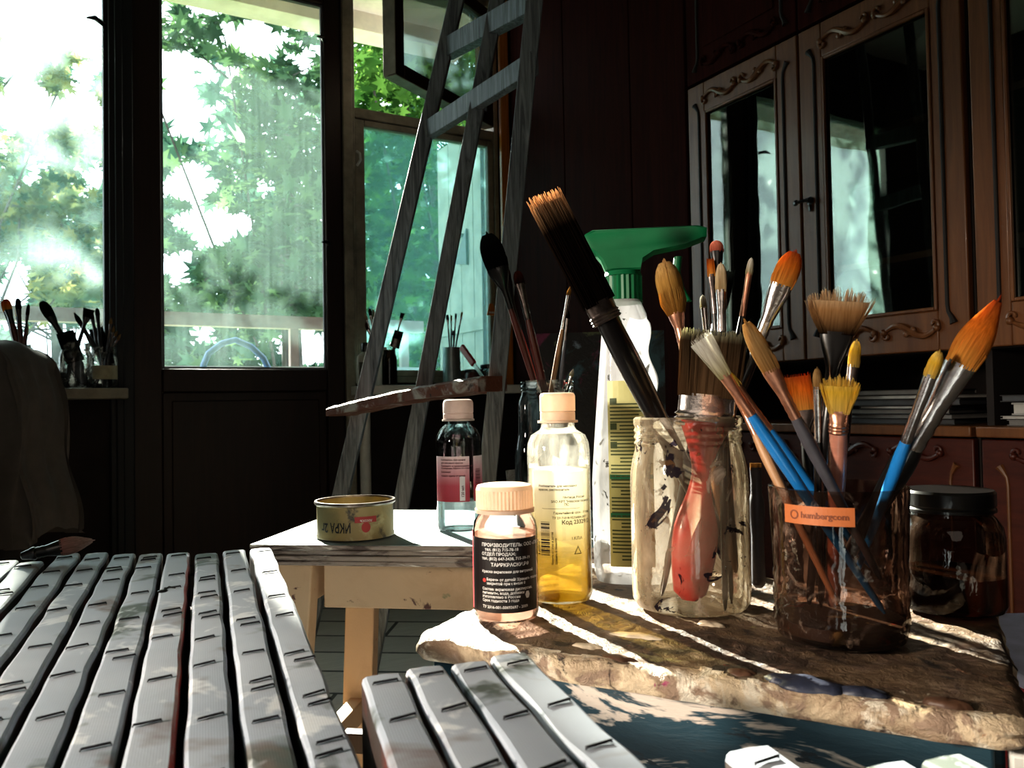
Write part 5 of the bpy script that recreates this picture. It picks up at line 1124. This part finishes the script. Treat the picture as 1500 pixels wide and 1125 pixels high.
# near maple whose boughs fill the door pane
tree('maple_tree', 'dark green maple with large leaves filling the door pane', (1.9, 7.6, -4), 3.6,
     [cl(430, 110, 6.2, .9, .8, .8, 260), cl(330, 60, 6.3, .8, .8, .45, 170), cl(270, 60, 6.0, .55, .8, .5, 110), cl(400, 210, 6.4, 1.0, .9, .7, 330), cl(450, 300, 6.6, .9, .9, .8, 300), cl(385, 350, 6.6, .7, .9, .5, 190), cl(440, 420, 6.8, 1.0, .9, .6, 260), cl(350, 440, 7.0, .9, .9, .4, 170), cl(275, 430, 7.0, .5, .9, .35, 90), cl(345, 160, 6.4, .5, .8, .5, 120), (V((.63, 6.6, 3.23)), (.12, .25, .16), 46)], 0, .15, (206, 484), (4.35, 9.4))  # last cluster is added out of view to shade the short canvases
tree('bright_tree', 'bright green leafy tree in the open vent of the narrow window', (3.6, 7.9, -4), 3.2,
     [cl(540, 90, 5.6, .5, .7, .4, 160), cl(590, 120, 6.0, .7, .8, .6, 260), cl(550, 150, 6.6, .7, .8, .6, 260), cl(640, 150, 6.8, .8, .8, .7, 260), cl(570, 260, 7.2, .9, .9, .9, 330), cl(620, 380, 7.2, 1.0, .9, .9, 360), cl(560, 440, 7.4, .9, .9, .6, 260), cl(680, 300, 7.4, .8, .9, .9, 220), cl(640, 480, 7.6, 1.2, .9, .5, 240)], 1, .14, (512, 1200), (4.35, 9.4))
tree('pale_tree', 'hazy pale tree with yellow sprays in the wide pane', (-.6, 8.2, -4), 3.0,
     [cl(60, 60, 6.2, .6, .7, .4, 260), cl(95, 110, 6.4, .6, .7, .5, 260), cl(85, 205, 6.8, .7, .7, .4, 220), cl(30, 270, 7.0, .7, .8, .5, 160), cl(40, 330, 7.4, 1.2, .8, .6, 260), cl(110, 350, 7.2, .9, .8, .6, 220), cl(60, 420, 7.6, 1.2, .8, .5, 240), cl(90, 425, 6.6, .5, .6, .22, 90), cl(130, 480, 7.6, .8, .8, .4, 120), cl(-110, 330, 7.4, 1.2, .9, 1.0, 260), cl(-260, 260, 7.2, 1.2, .9, 1.2, 260), cl(-180, 450, 7.6, 1.4, .9, .6, 240)], 2, .13, (-400, 178), (4.35, 9.4))
rn = random.Random(5)
far = []
for i in range(26):
    px = -40+i*34; far.append(cl(px+rn.uniform(-15, 15), rn.uniform(250, 470), rn.uniform(11, 14), 2.0, 1.5, 1.7, 270))
far += [cl(-380+i*55, 300+(i % 3)*70, 12, 2.0, 1.5, 1.7, 250) for i in range(6)]
low = [cl(-20+i*70, 540, 12, 2.4, 1.5, 1.2, 260) for i in range(12)]
up_ = [cl(560, 160, 11, 2, 1.5, 2.2, 350), cl(680, 200, 12, 2, 1.5, 2.4, 350), cl(440, 150, 12, 1.6, 1.5, 1.6, 220)]
for lb, bx, rng in (('far cool green lime tree showing low in the wide pane', 0, (-400, 178)), ('far cool green lime tree behind the dark maple of the door pane', 2.6, (222, 478)), ('far cool green lime tree behind the narrow window', 6.0, (522, 1300))):
    tree('lime_tree', lb, (bx, 13, -4), 3, [c for c in far+low+up_ if rng[0]-60 < proj(c[0])[0] < rng[1]+60], 3, .32, rng, (9.6, 30))

# ------------------------------------------------------------------ light, sky, camera
w = bpy.data.worlds.new('sky'); SC.world = w; w.use_nodes = True; nt = w.node_tree; nt.nodes.clear()
o_ = nt.nodes.new('ShaderNodeOutputWorld'); bg = nt.nodes.new('ShaderNodeBackground'); bg.inputs[0].default_value = (.84, .91, 1.0, 1); bg.inputs[1].default_value = 4.2; nt.links.new(bg.outputs[0], o_.inputs[0])
l = bpy.data.lights.new('sun', 'SUN'); l.energy = 30; l.angle = R(.6); l.color = (1, .91, .80)
o = bpy.data.objects.new('sun', l); COL.objects.link(o); o.rotation_euler = (-SDIR).to_track_quat('-Z', 'Y').to_euler(); o.location = SDIR*8
l = bpy.data.lights.new('side_fill', 'SPOT'); l.energy = 105; l.spot_size = R(38); l.spot_blend = .7; l.shadow_soft_size = .10; l.color = (1, .88, .74)  # added fill spot, brightens brushes, jars and the board's front edge
o = bpy.data.objects.new('side_fill', l); COL.objects.link(o); o.location = (-1.22, .46, 1.0); o.rotation_euler = (V((.50, .42, .76))-V(o.location)).to_track_quat('-Z', 'Y').to_euler()
l = bpy.data.lights.new('back_fill', 'AREA'); l.shape = 'RECTANGLE'; l.size = 1.2; l.size_y = 1.2; l.energy = 3.2; l.color = (1, .86, .72)  # added fill light behind the camera, lifts the dark front faces
o = bpy.data.objects.new('back_fill', l); COL.objects.link(o); o.location = (-.95, -1.2, 1.5); o.rotation_euler = (V((.5, .6, .6))-V(o.location)).to_track_quat('-Z', 'Y').to_euler()
cd = bpy.data.cameras.new('camera'); co = bpy.data.objects.new('camera', cd); COL.objects.link(co); SC.camera = co
cd.sensor_width = 36; cd.lens = FPX/1500*36; cd.clip_start = .02; cd.clip_end = 200
co.matrix_world = Matrix(((RT.x, UP.x, -FW.x, 0), (RT.y, UP.y, -FW.y, 0), (RT.z, UP.z, -FW.z, CAMZ), (0, 0, 0, 1)))
cd.dof.use_dof = True; cd.dof.focus_distance = .85; cd.dof.aperture_fstop = 18
SC.view_settings.view_transform = 'Standard'; SC.view_settings.look = 'Medium High Contrast'; SC.view_settings.exposure = 0.45; SC.view_settings.gamma = 1.0
try:
    c = SC.cycles; c.use_denoising = True; c.max_bounces = 12; c.transparent_max_bounces = 24; c.diffuse_bounces = 4; c.glossy_bounces = 4; c.sample_clamp_indirect = 6; c.caustics_reflective = False; c.caustics_refractive = False
except Exception: pass
if FAIL: print('BRUSH MISFITS', FAIL)
